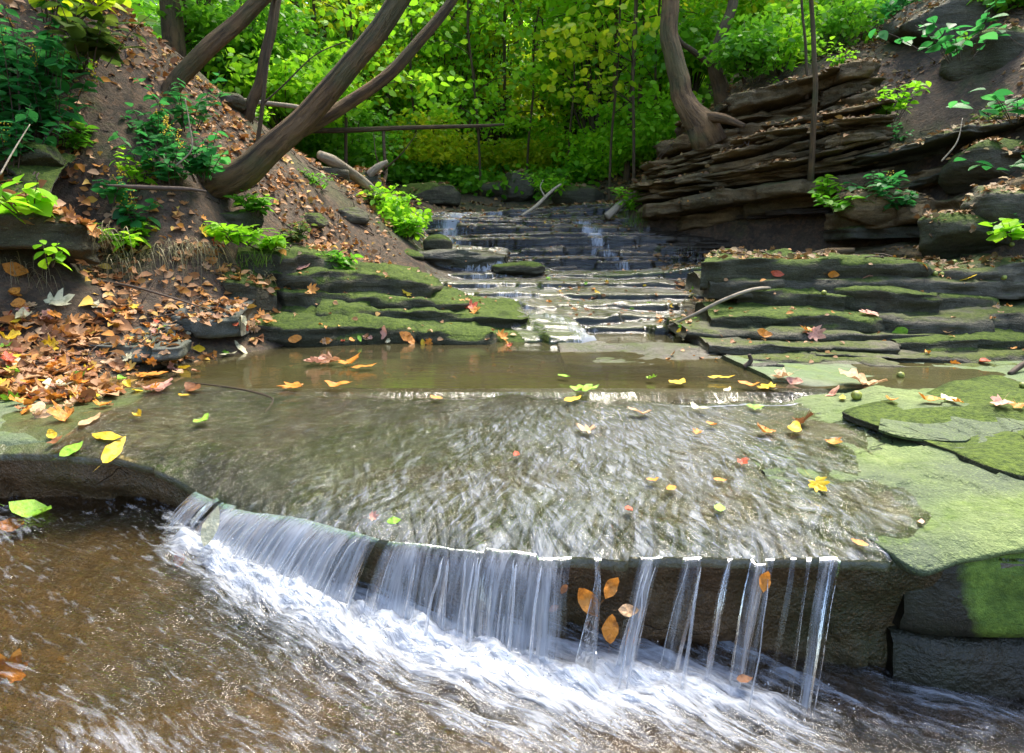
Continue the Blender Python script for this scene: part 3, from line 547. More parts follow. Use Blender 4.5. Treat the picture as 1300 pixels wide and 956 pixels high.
# chute and trickles of the middle steps
M['steps'] = water_mat('step_water', 30, 7, bump=.4, foam_sheen_lo=.44, foam_sheen_hi=.68, foam_sheen_k=.7, rough=.28, bd=.01)
cx = lambda Y: .46-.36*ss(3.9, 4.5, Y)-.18*ss(4.7, 5.7, Y)
def fo_mid(X, Y, Z, st):
    q = np.exp(-((X-cx(Y))/(.13+.12*(Y-3.9)))**2); sp = ss(-.1, .4, vn(P3(X*3.2, Y*1.6), 71)); lo = ss(4.02, 3.95, Y)*ss(.25, .4, X)*ss(1.15, .95, X)
    return .22+.07*np.minimum(st, 3)*(.35+q+.8*lo)+.15*q+.12*q*ss(4.5, 4.2, Y)+.06*sp
film(np.linspace(-.85, 2.0, 230), np.linspace(3.62, 5.95, 320), .008, M['steps'], 'stream_water', lambda X, Y: (X > .0-.42*(Y-3.9)) & (X < 1.45+.2*(Y-4)) & (Y > 3.63), fo_mid, zmax=lambda X, Y: .43+.15*(Y-4)+.07)
def fo_up(X, Y, Z, st):
    q = np.exp(-((X+.62+.05*(Y-6.5))/.30)**2)*.8+np.exp(-((X-.72+.3*(Y-6.8))/.12)**2)*.8*ss(7.2, 6.8, Y)+.4*ss(6.7, 7.2, Y)*ss(.9, .3, X)
    n_ = ss(-.15, .45, vn(P3(X*6.5, Y*1.2), 77))
    return .19+.075*np.minimum(st, 3)*(.25+q)+.27*q*(.4+.6*n_)+.07*n_
film(np.linspace(-1.1, 2.2, 260), np.linspace(5.9, 7.65, 420), .009, M['steps'], 'stream_water', lambda X, Y: X < 2.3-.55*(Y-6), fo_up, smooth=1, zmax=lambda X, Y: .76+.45*(Y-6.05)+.12)
# falling curtain at the lip
def nrm_lip(x): 
    e = .03; dy = (np.interp(x+e, _lx, _ly)-np.interp(x-e, _lx, _ly))/(2*e); t = np.array([1, dy]); t /= np.linalg.norm(t); return np.array([t[1], -t[0]])
M['fall'] = water_mat('falling_water', 62, 1.3, bump=.5, foam_sheen_lo=.33, foam_sheen_hi=.88, foam_sheen_k=1.0, rough=.08, detail=6, dist=.15, bd=.01, tint=(.96, .97, .97))
def dens(x):
    d = .0
    d = np.maximum(ss(-.90, -.86, x)*ss(-.78, -.84, x)*.8, 0)+ss(-.80, -.74, x)*ss(-.30, -.345, x)*1.0+ss(-.30, -.27, x)*ss(.16, .06, x)*.85
    d = d+ss(.16, .2, x)*.03*ss(.9, .3, x)
    for c, wd, k in ((.195,.008,.5),(.315,.018,.95),(.40,.012,.65),(.425,.006,.4),(.49,.010,.5),(.555,.016,.75),(.585,.007,.5),(.635,.006,.4),(.665,.007,.35),(.71,.013,.8)): d = d+k*np.exp(-((x-c)/wd)**2)
    return d
xs = np.linspace(-.93, .76, 900); ts = np.linspace(0, 1, 46)
nn = np.array([nrm_lip(x) for x in xs]); Xc = np.zeros((len(xs), len(ts), 3)); fo = np.zeros((len(xs), len(ts)))
vel = .42+.16*fbm(P3(xs*9, 0), 101, 4)+.05*vn(P3(xs*60, 0), 102); de = dens(xs)
for i, x in enumerate(xs):
    yl = float(lipy(x)); z0 = float(slabz(x, yl))+.004+float(lipdrop(0))
    bx_ = x+nn[i, 0]*.08; zb = float(basz(bx_, yl-.08))-.01; H = max(.05, z0-zb); tt = math.sqrt(2*H/9.8)
    v0 = .5*vel[i]*.6; tt = (-v0+math.sqrt(v0*v0+2*9.8*H))/9.8; t = ts*tt; wob = .006*vn(P3(np.full_like(ts, x*40), ts*2.0), 104)
    lean = -.20 if x > .2 else (-.04-.26*ss(-.1, -.5, x))
    hx = nn[i]*vel[i]; drop = v0*t+4.9*t*t
    Xc[i, :, 0] = x+(hx[0]+lean)*t+wob+lean*.55*(drop/H)*H; Xc[i, :, 1] = yl-.001+hx[1]*t; Xc[i, :, 2] = z0+.0035-drop
    fo[i] = .20+(.44+.10*float(vn(P3(x*22, 0), 106))-.05)*min(1.1, de[i])*(.55+.45*ss(0, .35, ts))+.07*ss(.7, 1, ts)*de[i]
V = Xc.reshape(-1, 3); uv = np.stack([np.repeat(xs, len(ts)), np.tile(ts, len(xs))*.9], 1)
Fw = grid_faces(len(xs), len(ts)); dw = np.repeat(de, len(ts)); Fw = Fw[(dw[Fw] > .16).all(1)]; us_, iv_ = np.unique(Fw, return_inverse=True); V = V[us_]; uv = uv[us_]; fo = fo.ravel()[us_]
tag(obj('waterfall', V, iv_.reshape(Fw.shape), M['fall'], uv=uv, attrs={'foam': fo.ravel()}, origin=(0, 0, 0)), kind='structure')
# separate ropes of water in front of the curtain
rg = np.random.default_rng(31); SV = []; nS = 0
M['rope'] = water_mat('water_strand', 14, 3, bump=.4, foam_sheen_lo=.3, foam_sheen_hi=.95, foam_sheen_k=.55, rough=.08, bd=.01, tint=(.97, .98, .98))
xsr = np.linspace(-.90, .76, 4000); pr = dens(xsr)**1.3; pr /= pr.sum()
for k in range(60):
    x = float(rg.choice(xsr, p=pr)); n_ = nrm_lip(x); yl = float(lipy(x)); z0 = float(slabz(x, yl))+float(lipdrop(0))+.006
    zb = float(basz(x+n_[0]*.1, yl-.1)); H = z0-zb; tt = math.sqrt(2*H/9.8); v = rg.uniform(.30, .62); lean = (-.20 if x > .2 else -.04-.26*float(ss(-.1, -.5, x)))+rg.normal()*.02
    t0 = rg.uniform(0, .2) if rg.random() < .7 else rg.uniform(.2, .7); t = np.linspace(t0, 1, 14)*tt; wd = rg.uniform(.0008, .0030)*(1+np.linspace(0, 1, 14)*.9)
    tt = (-.12+math.sqrt(.0144+19.6*H))/9.8; t = t/t[-1]*tt if t0 < .2 else t; drop = .12*t+4.9*t*t; cxn = x+(n_[0]*v+lean)*t+lean*.55*drop+.003*vn(P3(t*25, k), 7); cy = yl-.015+n_[1]*v*t; cz = z0-drop
    th = np.linspace(0, 2*np.pi, 5)[:-1]; ring = np.stack([np.cos(th), np.sin(th)*.5], 1)
    wd = wd*np.r_[.15, .6, np.ones(10), .8, .3]
    P = np.zeros((14, 4, 3)); P[:, :, 0] = cxn[:, None]+ring[:, 0]*wd[:, None]; P[:, :, 1] = cy[:, None]+ring[:, 1]*wd[:, None]; P[:, :, 2] = cz[:, None]
    i = np.arange(13)[:, None]*4; j = np.arange(4)[None]; f = np.stack([i+j, i+(j+1) % 4, i+4+(j+1) % 4, i+4+j], -1).reshape(-1, 4)
    SV.append((P.reshape(-1, 3), f))
V, Fc = merge(SV)
tag(obj('waterfall_strands', V, np.array(Fc), M['rope'], uv=np.stack([V[:, 0]*8, V[:, 2]], 1), attrs={'foam': np.full(len(V), .62)}, origin=(0, 0, 0)), kind='structure')
# basin water with white boil
nx, ny = 620, 420
bx = np.linspace(-2.6, 1.9, nx); by = np.linspace(-1.0, 1.93, ny); by = np.r_[np.linspace(-1.2, .75, 60)[:-1], np.linspace(.75, 1.93, ny-59)]; ny = len(by)
X, Y = np.meshgrid(bx, by, indexing='ij')
dl = lipy(X)-Y                       # distance in front of the lip
fl = ss(-1.0, -.8, X)*(.30+.70*ss(.45, .12, X))*ss(1.0, .7, X)
u = X*.86-Y*.5; v = X*.5+Y*.86       # along / across the flow
wr = .10*fbm(P3(X*3, Y*3), 110, 3)
n1 = fbm(P3(u*3.2+wr, v*17+wr*9), 111, 5, .6); n2 = fbm(P3(X*20, Y*20), 112, 4, .6); n3 = fbm(P3(u*7, v*34), 114, 4, .6)
core = np.exp(-((dl-.12+.03*n1)/.065)**2)*fl*(.75+.25*np.clip(dens(X), 0, 1))
tail = np.exp(-np.maximum(dl-.12, 0)/.08)*ss(-1.0, -.75, X)*(dl > 0)
tail2 = ss(.55, .1, dl)*ss(-.8, -.3, X-1.1*(1.3-Y)*0)
foam = .40+.40*core*(1-.45*ss(.3, .6, X))+.12*tail+.06*tail2+.16*n1*tail2+.10*n1+.05*n2
foam += .09*fbm(P3(X*2.6, Y*3.2), 119, 3)-.16*ss(.45, .85, X); foam = np.minimum(foam, .74)
Zb = basz(X, Y)+.004+.045*core*(.4+.6*np.abs(n1)*2+.7*n2)+.014*n1*(.5+tail2)+.009*n3+.006*n2
M['basin'] = water_mat('basin_water', 1, 1, bump=.9, foam_sheen_lo=.42, foam_sheen_hi=.80, foam_sheen_k=.92, rough=.06, detail=5, bd=.02, tint=(.88, .80, .62), murk=.0)
uv = np.stack([u*9+wr*4, v*42+wr*20], -1).reshape(-1, 2)
tag(obj('basin_water', np.stack([X, Y, Zb], -1).reshape(-1, 3), grid_faces(nx, ny), M['basin'], uv=uv, attrs={'foam': foam.ravel()}, origin=(0, 0, 0)), kind='structure')
# boiling droplets and bubbles where the fall lands
rg = np.random.default_rng(77); DV = []
oct_ = np.array([[1,0,0],[-1,0,0],[0,1,0],[0,-1,0],[0,0,1],[0,0,-1]], float); of = np.array([[0,2,4],[2,1,4],[1,3,4],[3,0,4],[2,0,5],[1,2,5],[3,1,5],[0,3,5]])
for k in range(420):
    x = float(rg.choice(xsr, p=pr)); d = rg.normal(.11, .05); y = float(lipy(x))-d; z = float(basz(x, y))+.01+abs(rg.normal())*.022
    DV.append((oct_*rg.uniform(.0008, .0028)*np.array([1, 1, 1.4])+[x, y, z], of))
V, Fc = merge(DV); tag(obj('splash', V, np.array(Fc), M['rope'], uv=V[:, :2], attrs={'foam': np.full(len(V), .8)}, origin=(0, 0, 0)), kind='stuff', label='fine white splash drops at the foot of the small waterfall')
# ------------------------------------------------------------------ leaves, generic
def nrm(a): return a/(np.linalg.norm(a, axis=-1, keepdims=True)+1e-9)
def tpl_oval(k=4, w=.30, fold=.10, curl=.12):
    t = np.linspace(0, 1, k+2); mid = np.stack([t, 0*t, -curl*(t-.5)**2*2], 1); ww = w*np.sin(np.pi*t[1:-1]**.85)**.9
    Lf = np.stack([t[1:-1], ww, fold*ww/w*.6-curl*(t[1:-1]-.5)**2*2], 1); R = Lf*[1, -1, 1]
    V = np.concatenate([mid, Lf, R]); n = k+2; F_ = []
    for s_, b in ((0, n), (1, n+k)):
        ids = [0]+[b+i for i in range(k)]+[n-1]+list(range(n-2, 0, -1)); F_.append(ids if s_ == 0 else ids[::-1])
    return V, F_
def tpl_flat(w=.32):
    return np.array([[0, 0, 0], [.3, w*.9, .03], [.7, w*.75, .02], [1, 0, -.08], [.7, -w*.75, .02], [.3, -w*.9, .03]]), [[0, 5, 4, 3, 2, 1]]
def tpl_lobed(kind='maple', curl=.3, seed=0):
    rg = np.random.default_rng(seed)
    if kind == 'maple':
        an = np.radians([-180,-150,-128,-112,-95,-80,-66,-52,-40,-26,-14,0,14,26,40,52,66,80,95,112,128,150])
        rr = np.array([.12,.42,.62,.46,.72,.84,.50,.80,.98,.62,.86,1.12,.86,.62,.98,.80,.50,.84,.72,.46,.62,.42])*.5
        o = np.stack([np.cos(an)*rr+.45, np.sin(an)*rr], 1); c = np.array([.40, 0])
    elif kind == 'oak':
        t = np.linspace(0, 1, 17); ww = (.30*np.sin(np.pi*t**1.1)**.7)*(1+.38*np.sin(t*np.pi*9)); ww[0] = ww[-1] = .01
        o = np.concatenate([np.stack([t, ww], 1), np.stack([t, -ww], 1)[::-1][1:-1]]); c = np.array([.5, 0])
    else:
        t = np.linspace(0, 1, 9); ww = .32*np.sin(np.pi*t**.9)**.85; ww[0] = ww[-1] = 0
        o = np.concatenate([np.stack([t, ww], 1), np.stack([t, -ww], 1)[::-1][1:-1]]); c = np.array([.5, 0])
    o = o+rg.normal(size=o.shape)*.012; n = len(o); mid = (o-c)*.55+c; P = np.concatenate([[c], mid, o])
    th = rg.uniform(0, np.pi); q = P-c; a = q@[math.cos(th), math.sin(th)]
    z = curl*a*a*1.6+.10*curl*np.sin(P[:, 0]*11+seed)+np.abs(P[:, 1])*.35*curl+rg.normal(size=len(P))*.014*(1+curl)
    z -= z.min()*.6; V = np.concatenate([np.stack([P[:, 0], P[:, 1], z], 1), [[-.12, .004, .02], [-.12, -.004, .02], [-.34, .02, .06]]])-[.5, 0, 0]
    Fc = [[0, 1+i, 1+(i+1) % n] for i in range(n)]+[[1+i, 1+n+i, 1+n+(i+1) % n, 1+(i+1) % n] for i in range(n)]
    ns = 1+2*n; st = 1+n+(0)
    Fc.append([st, ns, ns+1]); Fc.append([ns, ns+2, ns+1])
    return V, Fc
def leaves(tpl, c, axis, up, size, width=1.0):
    """vectorised: one template leaf per row"""
    V0, F0 = tpl; c = np.asarray(c); ax = nrm(np.asarray(axis)); up = np.asarray(up); sd = nrm(np.cross(up, ax)); u2 = np.cross(ax, sd)
    s = np.asarray(size)[:, None, None]; V = c[:, None]+s*(V0[None, :, :1]*ax[:, None]+V0[None, :, 1:2]*width*sd[:, None]+V0[None, :, 2:]*u2[:, None])
    n, k = len(c), len(V0); off = np.arange(n)*k
    if len(F0) == 1: Fc = np.array(F0[0])[None]+off[:, None]
    elif len({len(f) for f in F0}) == 1: Fc = (np.array(F0)[None]+off[:, None, None]).reshape(-1, len(F0[0]))
    else: Fc = [[i+o for i in f] for o in off for f in F0]
    return V.reshape(-1, 3), Fc
def tube(P, R, seg=8, rough=0, seed=0, flare=None):
    P = np.asarray(P, float); R = np.asarray(R, float); n = len(P); T = nrm(np.gradient(P, axis=0)); ref = np.array([.13, .2, 1.]) if abs(T[0, 2]) < .9 else np.array([1., .1, 0])
    A = np.zeros((n, 3)); a = nrm(np.cross(T[0], ref))
    for i in range(n): a = nrm(a-T[i]*(a@T[i])); A[i] = a
    B = np.cross(T, A); th = np.linspace(0, 2*np.pi, seg, endpoint=False)
    dirs = A[:, None]*np.cos(th)[None, :, None]+B[:, None]*np.sin(th)[None, :, None]; rr = np.repeat(R[:, None], seg, 1)
    if rough: rr = rr*(1+rough*.7*fbm(dirs*1.5+P[:, None]*.9+seed, seed, 2)+rough*.45*vn(dirs*3.5+P[:, None]*1.6, seed+5)+rough*.15*vn(dirs*7+P[:, None]*5, seed+8))
    V = (P[:, None]+dirs*rr[..., None]).reshape(-1, 3); L = np.r_[0, np.cumsum(np.linalg.norm(np.diff(P, axis=0), axis=1))]
    uv = np.stack([np.tile(th/(2*np.pi)*max(.3, 6.28*R.mean()), n), np.repeat(L, seg)], 1)
    i = np.arange(n-1)[:, None]*seg; j = np.arange(seg)[None]; Fc = np.stack([i+j, i+(j+1) % seg, i+seg+(j+1) % seg, i+seg+j], -1).reshape(-1, 4).tolist()
    Fc += [list(range(seg))[::-1], [(n-1)*seg+k for k in range(seg)]]; return V, Fc, uv
def smoothpath(P, n):
    P = np.asarray(P, float); t = np.arange(len(P)); tt = np.linspace(0, len(P)-1, n); Q = np.zeros((n, P.shape[1]))
    for k in range(P.shape[1]):
        m = np.gradient(P[:, k]); i = np.minimum(tt.astype(int), len(P)-2); f = tt-i; h0 = 2*f**3-3*f**2+1; h1 = f**3-2*f**2+f; h2 = -2*f**3+3*f**2; h3 = f**3-f**2
        Q[:, k] = h0*P[i, k]+h1*m[i]+h2*P[i+1, k]+h3*m[i+1]
    return Q
def tubes_obj(name, lst, mat, parent=None, solid=False, **kw):
    V, Fc = merge([(a, b) for a, b, _ in lst]); uv = np.concatenate([c for _, _, c in lst]); return obj(name, V, Fc, mat, parent, uv=uv, solid=solid, **kw)
OV = tpl_oval(); FT = tpl_flat(); FT2 = tpl_flat(.42)
# ------------------------------------------------------------------ foreground and mid trees given by their trunk line
def leafcloud(rg, centers, per, spread, flat, size, tpl=FT, tilt=.95):
    C_ = np.repeat(np.asarray(centers), per, 0); n = len(C_)
    q = rg.normal(size=(n, 3)); q /= np.maximum(1, np.linalg.norm(q, axis=1)/1.8)[:, None]; c = C_+q*np.array([spread, spread, spread*flat])
    a = rg.uniform(0, 2*np.pi, n); axis = np.stack([np.cos(a), np.sin(a), rg.normal(-.4, .5, n)], 1); up = np.stack([rg.normal(0, tilt, n), rg.normal(0, tilt, n), np.ones(n)], 1)
    return leaves(tpl, c, axis, up, size*rg.uniform(.6, 1.25, n))
def trunk_tree(name, path, radii, mat, label, cat='tree', branches=(), crown=None, group=None, rough=.16, seg=20, seed=1, world=False, root=True, leafmat='leaf_mid'):
    P = np.array(path if world else [W(*p) for p in path]); n = max(16, len(P)*12); Q = smoothpath(P, n); R = np.interp(np.linspace(0, 1, n), np.linspace(0, 1, len(radii)), radii)*(.9*TY(path[0][2])/path[0][2] if not world else 1)
    kR = .9*TY(path[0][2])/path[0][2]
    if root: Q = np.concatenate([[Q[0]-nrm(Q[1]-Q[0])*.15-[0, 0, .08]], Q]); R = np.r_[R[0]*1.15, R]
    Q[:, :2] += R.mean()*.25*np.stack([vn(P3(np.arange(len(Q))*.09, seed), seed), vn(P3(np.arange(len(Q))*.09, seed), seed+1)], 1)
    b = Q[0]+[0, 0, .05]; t = thing(name, b, label, cat, group)
    tubes_obj('trunk', [tube(Q, R, seg, rough, seed)], mat, t)
    rg = np.random.default_rng(seed)
    for bp, br in branches:
        B = smoothpath(np.array(bp if world else [W(*p) for p in bp]), 30); tubes_obj('branch', [tube(B, np.interp(np.linspace(0, 1, 30), np.linspace(0, 1, len(br)), br)*kR, 12, rough, seed+3)], mat, t)
    if crown:
        (cx_, cy_, cz_), rad, nc, per, sz, mt = crown; top = Q[-1]; cc = []; tl = []
        for i in range(nc):
            d = nrm(rg.normal(size=3)*[1, 1, .55]); c = np.array([cx_, cy_, cz_])+d*rad*rg.uniform(.3, 1); cc.append(c)
            L = smoothpath([top*.7+Q[-4]*.3, (top+c)/2+rg.normal(size=3)*.15, c], 8); tl.append(tube(L, np.linspace(R[-1]*.5, .008, 8), 5))
        tubes_obj('limbs', tl, mat, t); V, Fc = leafcloud(rg, cc, per, .5, .4, sz); obj('crown', V, Fc, M[mt], t, smooth=False)
    return t
trunk_tree('leaning_tree', [(262,236,4.85),(292,228,4.8),(332,200,4.75),(380,158,4.75),(432,98,4.75),(476,40,4.75),(515,-15,4.8),(560,-90,4.9),(590,-200,5.1),(600,-330,5.3)], [.15,.118,.102,.092,.085,.078,.074,.068,.06,.05], M['bark'],
  'thick brown tree trunk leaning to the right over the left bank', branches=[([(375,168,4.8),(398,158,4.95),(440,133,5.1),(490,98,5.2),(530,55,5.3),(572,4,5.4),(600,-50,5.5)], [.055,.055,.05,.045,.04,.036])],
  crown=((-.4, 5.2, 6.0), 1.2, 10, 60, .11, 'leaf_bright'), seed=3, seg=28)
trunk_tree('leaning_tree', [(196,190,5.2),(206,140,5.3),(222,105,5.35),(258,68,5.4),(300,28,5.45),(345,-12,5.5),(400,-70,5.6),(430,-160,5.8)], [.095,.08,.07,.07,.066,.06,.05,.045], M['bark'],
  'slimmer brown trunk curving up to the right behind the goldenrod on the left slope', crown=((-2.4, 6.0, 4.9), 1.0, 10, 80, .10, 'leaf_mid'), seed=5)
trunk_tree('leaning_tree', [(40,62,4.6),(62,38,4.65),(90,8,4.7),(118,-25,4.75),(150,-90,4.8)], [.085,.08,.078,.07,.06], M['barkdark'], 'short dark leaning trunk in the upper left picture corner', crown=((-3.0, 5.4, 4.6), 1.0, 14, 90, .10, 'leaf_dull'), seed=6)
trunk_tree('young_tree', [(318,135,6.6),(332,95,6.6),(341,50,6.65),(352,-5,6.7),(362,-70,6.8)], [.06,.055,.052,.05,.045], M['barkdark'], 'dark slender trunk left of the big leaning tree', seed=8, root=True)
trunk_tree('sapling', [(327,185,5.5),(333,140,5.5),(338,90,5.52),(344,40,5.55),(352,-20,5.6)], [.02,.018,.018,.016,.014], M['barkdark'], 'thin dark sapling stem just left of the big leaning trunk', seg=8, seed=9, branches=[([(336,130,5.5),(360,108,5.5),(400,70,5.55),(440,52,5.6)],[.008,.006,.004])])
trunk_tree('old_tree', [(890,158,7.9),(876,140,7.9),(864,114,7.95),(855,80,8),(851,45,8.05),(851,0,8.1),(853,-50,8.2),(850,-150,8.4),(845,-300,8.7)], [.19,.145,.125,.112,.105,.10,.096,.09,.08], M['bark'], 'stout curved brown trunk rising from the top of the cliff',
  crown=((2.9, 7.6, 6.4), 1.2, 12, 70, .11, 'leaf_bright'), seed=11, seg=26, branches=[([(885,150,7.9),(915,150,7.6),(945,160,7.4)], [.09,.06,.03])])
trunk_tree('old_tree', [(915,112,9.2),(905,80,9.2),(915,45,9.25),(928,10,9.3),(935,-40,9.4),(950,-140,9.6)], [.12,.09,.08,.075,.07,.06], M['barkdark'], 'darker crooked trunk behind the stout tree on the cliff', branches=[([(905,85,9.2),(880,65,9.1),(862,50,9.0),(852,20,9.0)],[.05,.04,.03,.02])], seed=12)
trunk_tree('sapling', [(1031,192,6.6),(1034,140,6.55),(1035,90,6.55),(1032,40,6.6),(1030,-15,6.6),(1032,-90,6.6)], [.032,.028,.026,.024,.022,.018], M['bark'], 'straight slim sapling standing on the layered cliff', seg=10, seed=13)
trunk_tree('sapling', [(1024,92,7.6),(1022,50,7.6),(1018,0,7.6),(1020,-60,7.6)], [.018,.016,.014,.012], M['barkdark'], 'very thin dark stem behind the straight slim sapling', seg=8, seed=14)
ST = [(225,120,8.5,0,.09),(262,100,9.5,6,.08),(470,175,13,-3,.05),(447,180,12.5,4,.035),(575,190,14,2,.10),(620,205,15,0,.12),(655,150,18,3,.14),(705,180,17,-2,.16),(742,170,14,1,.04),(780,165,11.5,-1,.035),(796,190,10.6,4,.03),(812,160,11.2,0,.028),(765,200,12.5,-6,.03),(1005,120,12,2,.05),(965,90,13,-3,.06),(985,80,15,0,.09),(540,185,16,2,.07),(500,170,17,-4,.08),(680,190,19,0,.12),(412,160,12,3,.05),(385,150,13.5,0,.09),(838,130,14,0,.07),(725,195,21,2,.16),(600,190,22,0,.14)]
LB = ['dark trunk leaning behind the left ridge','dark trunk right of its neighbour behind the left ridge','thin stem left of the forest clearing','slim stem beside the horizontal dead branch','slim brown trunk in the forest centre','reddish brown trunk in the middle of the forest','thick shaded trunk deep in the forest','broad dim trunk right of the forest centre','thin dark sapling among the bright maple leaves','straight thin black sapling on the right of the gap','nearest thin sapling above the right bank','thinnest sapling next to the old cliff tree','leaning thin sapling with pale leaves','slim stem behind the cliff top','slim dark stem behind the crooked cliff tree','distant trunk above the right slope','grey distant trunk left of centre','distant trunk behind the yellow green maple','tall trunk standing in the far centre','slim stem behind the leaning branch','dark trunk between the two leaning trees','distant trunk left of the old cliff tree','very far trunk in the gap on the right','very far trunk in the gap at the centre']
CK = ['mid','mid','yellow','bright','bright','bright','bright','mid','yellow','bright','bright','bright','yellow','bright','mid','bright','mid','yellow','bright','mid','bright','bright','bright','mid']
rg = np.random.default_rng(99)
for i, ((px, py, Y, ln, r), lb, ck) in enumerate(zip(ST, LB, CK)):
    p0 = W(px, py, Y); g0 = float(gz(p0[0], p0[1])); H = 4.2+r*50; b = np.array([p0[0], p0[1], g0-.05])
    P = np.array([b+[ln*.06*h+.05*rg.normal()*min(1, h), .1*rg.normal()*min(1, h), H*h] for h in np.linspace(0, 1, 7)]); Q = smoothpath(P, 40); R = np.linspace(r*1.15, r*.25, 40); R[0:3] *= [1.5, 1.25, 1.1]
    t = thing('forest_tree', b, lb, 'tree', 'trees of the background forest'); V, Fc, uv = tube(Q, R, 10, .12, i)
    obj('trunk', V, Fc, M['barkdark' if i % 3 else 'bark'], t, uv=uv)
    cc = []; tl = []; lo = .30 if r > .06 else .22
    for k in range(int(12+H*1.7)):
        h = rg.uniform(lo, 1); j = int(h*39); a = rg.uniform(0, 6.28); L = (.6+.22*H*(1.1-h))*rg.uniform(.5, 1.1); e = Q[j]+[math.cos(a)*L, math.sin(a)*L, rg.uniform(-.05, .5)*L]
        tl.append(tube(smoothpath([Q[j], (Q[j]+e)/2+[0, 0, .1*L], e], 6), np.linspace(max(.006, R[j]*.4), .004, 6), 4)); cc += [e, Q[j]*.4+e*.6]+([e+rg.normal(size=3)*[.5, .5, .15]] if L > .9 else [])
    tubes_obj('limbs', tl, M['barkdark'], t); V, Fc = leafcloud(rg, cc, 30, .40, .25, .115 if Y < 14 else .14, FT if i % 2 else FT2); obj('crown', V, Fc, M['leaf_'+ck], t, smooth=False)
# leafy understorey: shrubs and tall backdrop trees farther off
def shrub(x, y, h, wd, key, label, n=14, per=60, size=.09, group='undergrowth shrubs of the forest', seed=0, name='shrub', z=None, tpl=FT, flat=.5, cat='shrub'):
    rg = np.random.default_rng(seed); b = np.array([x, y, float(gz(x, y)) if z is None else z]); t = thing(name, b, label, cat, group); tl = []; cc = []
    for k in range(n):
        a = rg.uniform(0, 6.28); e = b+[math.cos(a)*wd*rg.uniform(.1, 1), math.sin(a)*wd*rg.uniform(.1, 1), h*rg.uniform(.35, 1)]
        tl.append(tube(smoothpath([b+[0, 0, -.03], b*.5+e*.5+[0, 0, .12*h], e], 7), np.linspace(.004+.006*h, .002, 7), 4)); cc += [e, b*.35+e*.65+[0, 0, .06*h]]
    tubes_obj('stems', tl, M['twig'], t); V, Fc = leafcloud(rg, cc, per, .13*wd+.1, flat, size, tpl); obj('foliage', V, Fc, M['leaf_'+key], t, smooth=False); return t
US = []
for i in range(58):
    Y = rg.uniform(10.8, 21); px = rg.uniform(385, 1010) if Y < 16 else rg.uniform(330, 1100)
    if Y < 14 and 520 < px < 780: Y += 3.0
    if px > 840: Y = max(Y, 11.5+(px-840)*.02)
    x = (px-650)/F*Y; US.append((x, Y, rg.uniform(.8, 2.3), rg.uniform(.5, 1.0)))
for i, (x, Y, h, wd) in enumerate(US):
    key = ['bright', 'yellow', 'mid', 'bright', 'bright', 'yellow'][i % 6]; side = 'left' if x < -1 else ('right' if x > 2 else 'centre')
    shrub(x, Y, h, wd, key, {'bright': 'bright green', 'yellow': 'yellow green', 'mid': 'mid green', 'deep': 'dark green'}[key]+' forest undergrowth shrub in the '+side+' behind the cascade', seed=500+i, size=.10+.003*(Y-11), per=58, group='undergrowth shrubs behind the cascade, '+key+' '+side)
for i in range(40):
    Y = 22+20*(i % 20)/20+rg.uniform(-1, 1); x = rg.uniform(-.62, .75)*Y; g0 = float(gz(x, Y)); H = rg.uniform(7, 10); b = np.array([x, Y, g0-.1]); r = rg.uniform(.1, .2)
    Q = smoothpath([b, b+[rg.normal()*.3, 0, H*.4], b+[rg.normal()*.5, 0, H]], 16); key = ['bright', 'bright', 'yellow', 'mid'][i % 4]
    t = thing('forest_tree', b, {'bright': 'far bright green leafy tree', 'mid': 'far mid green leafy tree', 'yellow': 'far yellow green leafy tree'}[key]+' closing the view behind the stream', 'tree', 'far '+key+' green trees closing the view')
    V, Fc, uv = tube(Q, np.linspace(r, r*.3, 16), 8); obj('trunk', V, Fc, M['barkdark'], t, uv=uv); cc = []
    for k in range(40):
        h = rg.uniform(.03, .8); a = rg.uniform(0, 6.28); L = (.8+2.4*math.sin(math.pi*min(1, h*.8+.15)))*rg.uniform(.3, 1); j = int(h*15); cc.append(Q[j]+[math.cos(a)*L, math.sin(a)*L, 0])
    V, Fc = leafcloud(rg, cc, 44, .75, .3, .26, FT2); obj('crown', V, Fc, M['leaf_'+key], t, smooth=False)
for i in range(34):
    Y = rg.uniform(10.6, 17); px = rg.uniform(400, 880); x = (px-650)/F*Y; key = ['bright', 'yellow', 'bright', 'mid'][i % 4]; sd = 'left' if px < 570 else ('right' if px > 730 else 'centre')
    shrub(x, Y, rg.uniform(2.4, 4.6), rg.uniform(.7, 1.2), key, {'bright': 'tall bright green', 'yellow': 'tall yellow green', 'mid': 'tall mid green'}[key]+' airy bush in the '+sd+' of the woods', seed=1200+i, n=20, size=.10, per=46, group='tall airy '+key+' bushes, '+sd, flat=.22)
for i, (px, py, Y, h, wd, key, lb) in enumerate([(945,92,8.6,.55,.35,'mid','green bush on the cliff top beside the crooked tree'),(990,82,8.9,.6,.4,'bright','bright bush on the cliff top left of the straight sapling'),(1062,62,9.4,.6,.4,'mid','mid green bush at the head of the right slope'),(1110,30,9.8,.5,.35,'bright','light bush high on the right slope'),(1160,25,8.8,.4,.3,'teal','blue green bush in the upper right'),(1290,10,7.4,.4,.3,'mid','bush in the upper right picture corner')]):
    p = W(px, py, Y); shrub(p[0], p[1], h, wd, key, lb, n=12, per=34, size=.075, group=None, seed=1300+i, z=p[2]-.08, flat=.3)
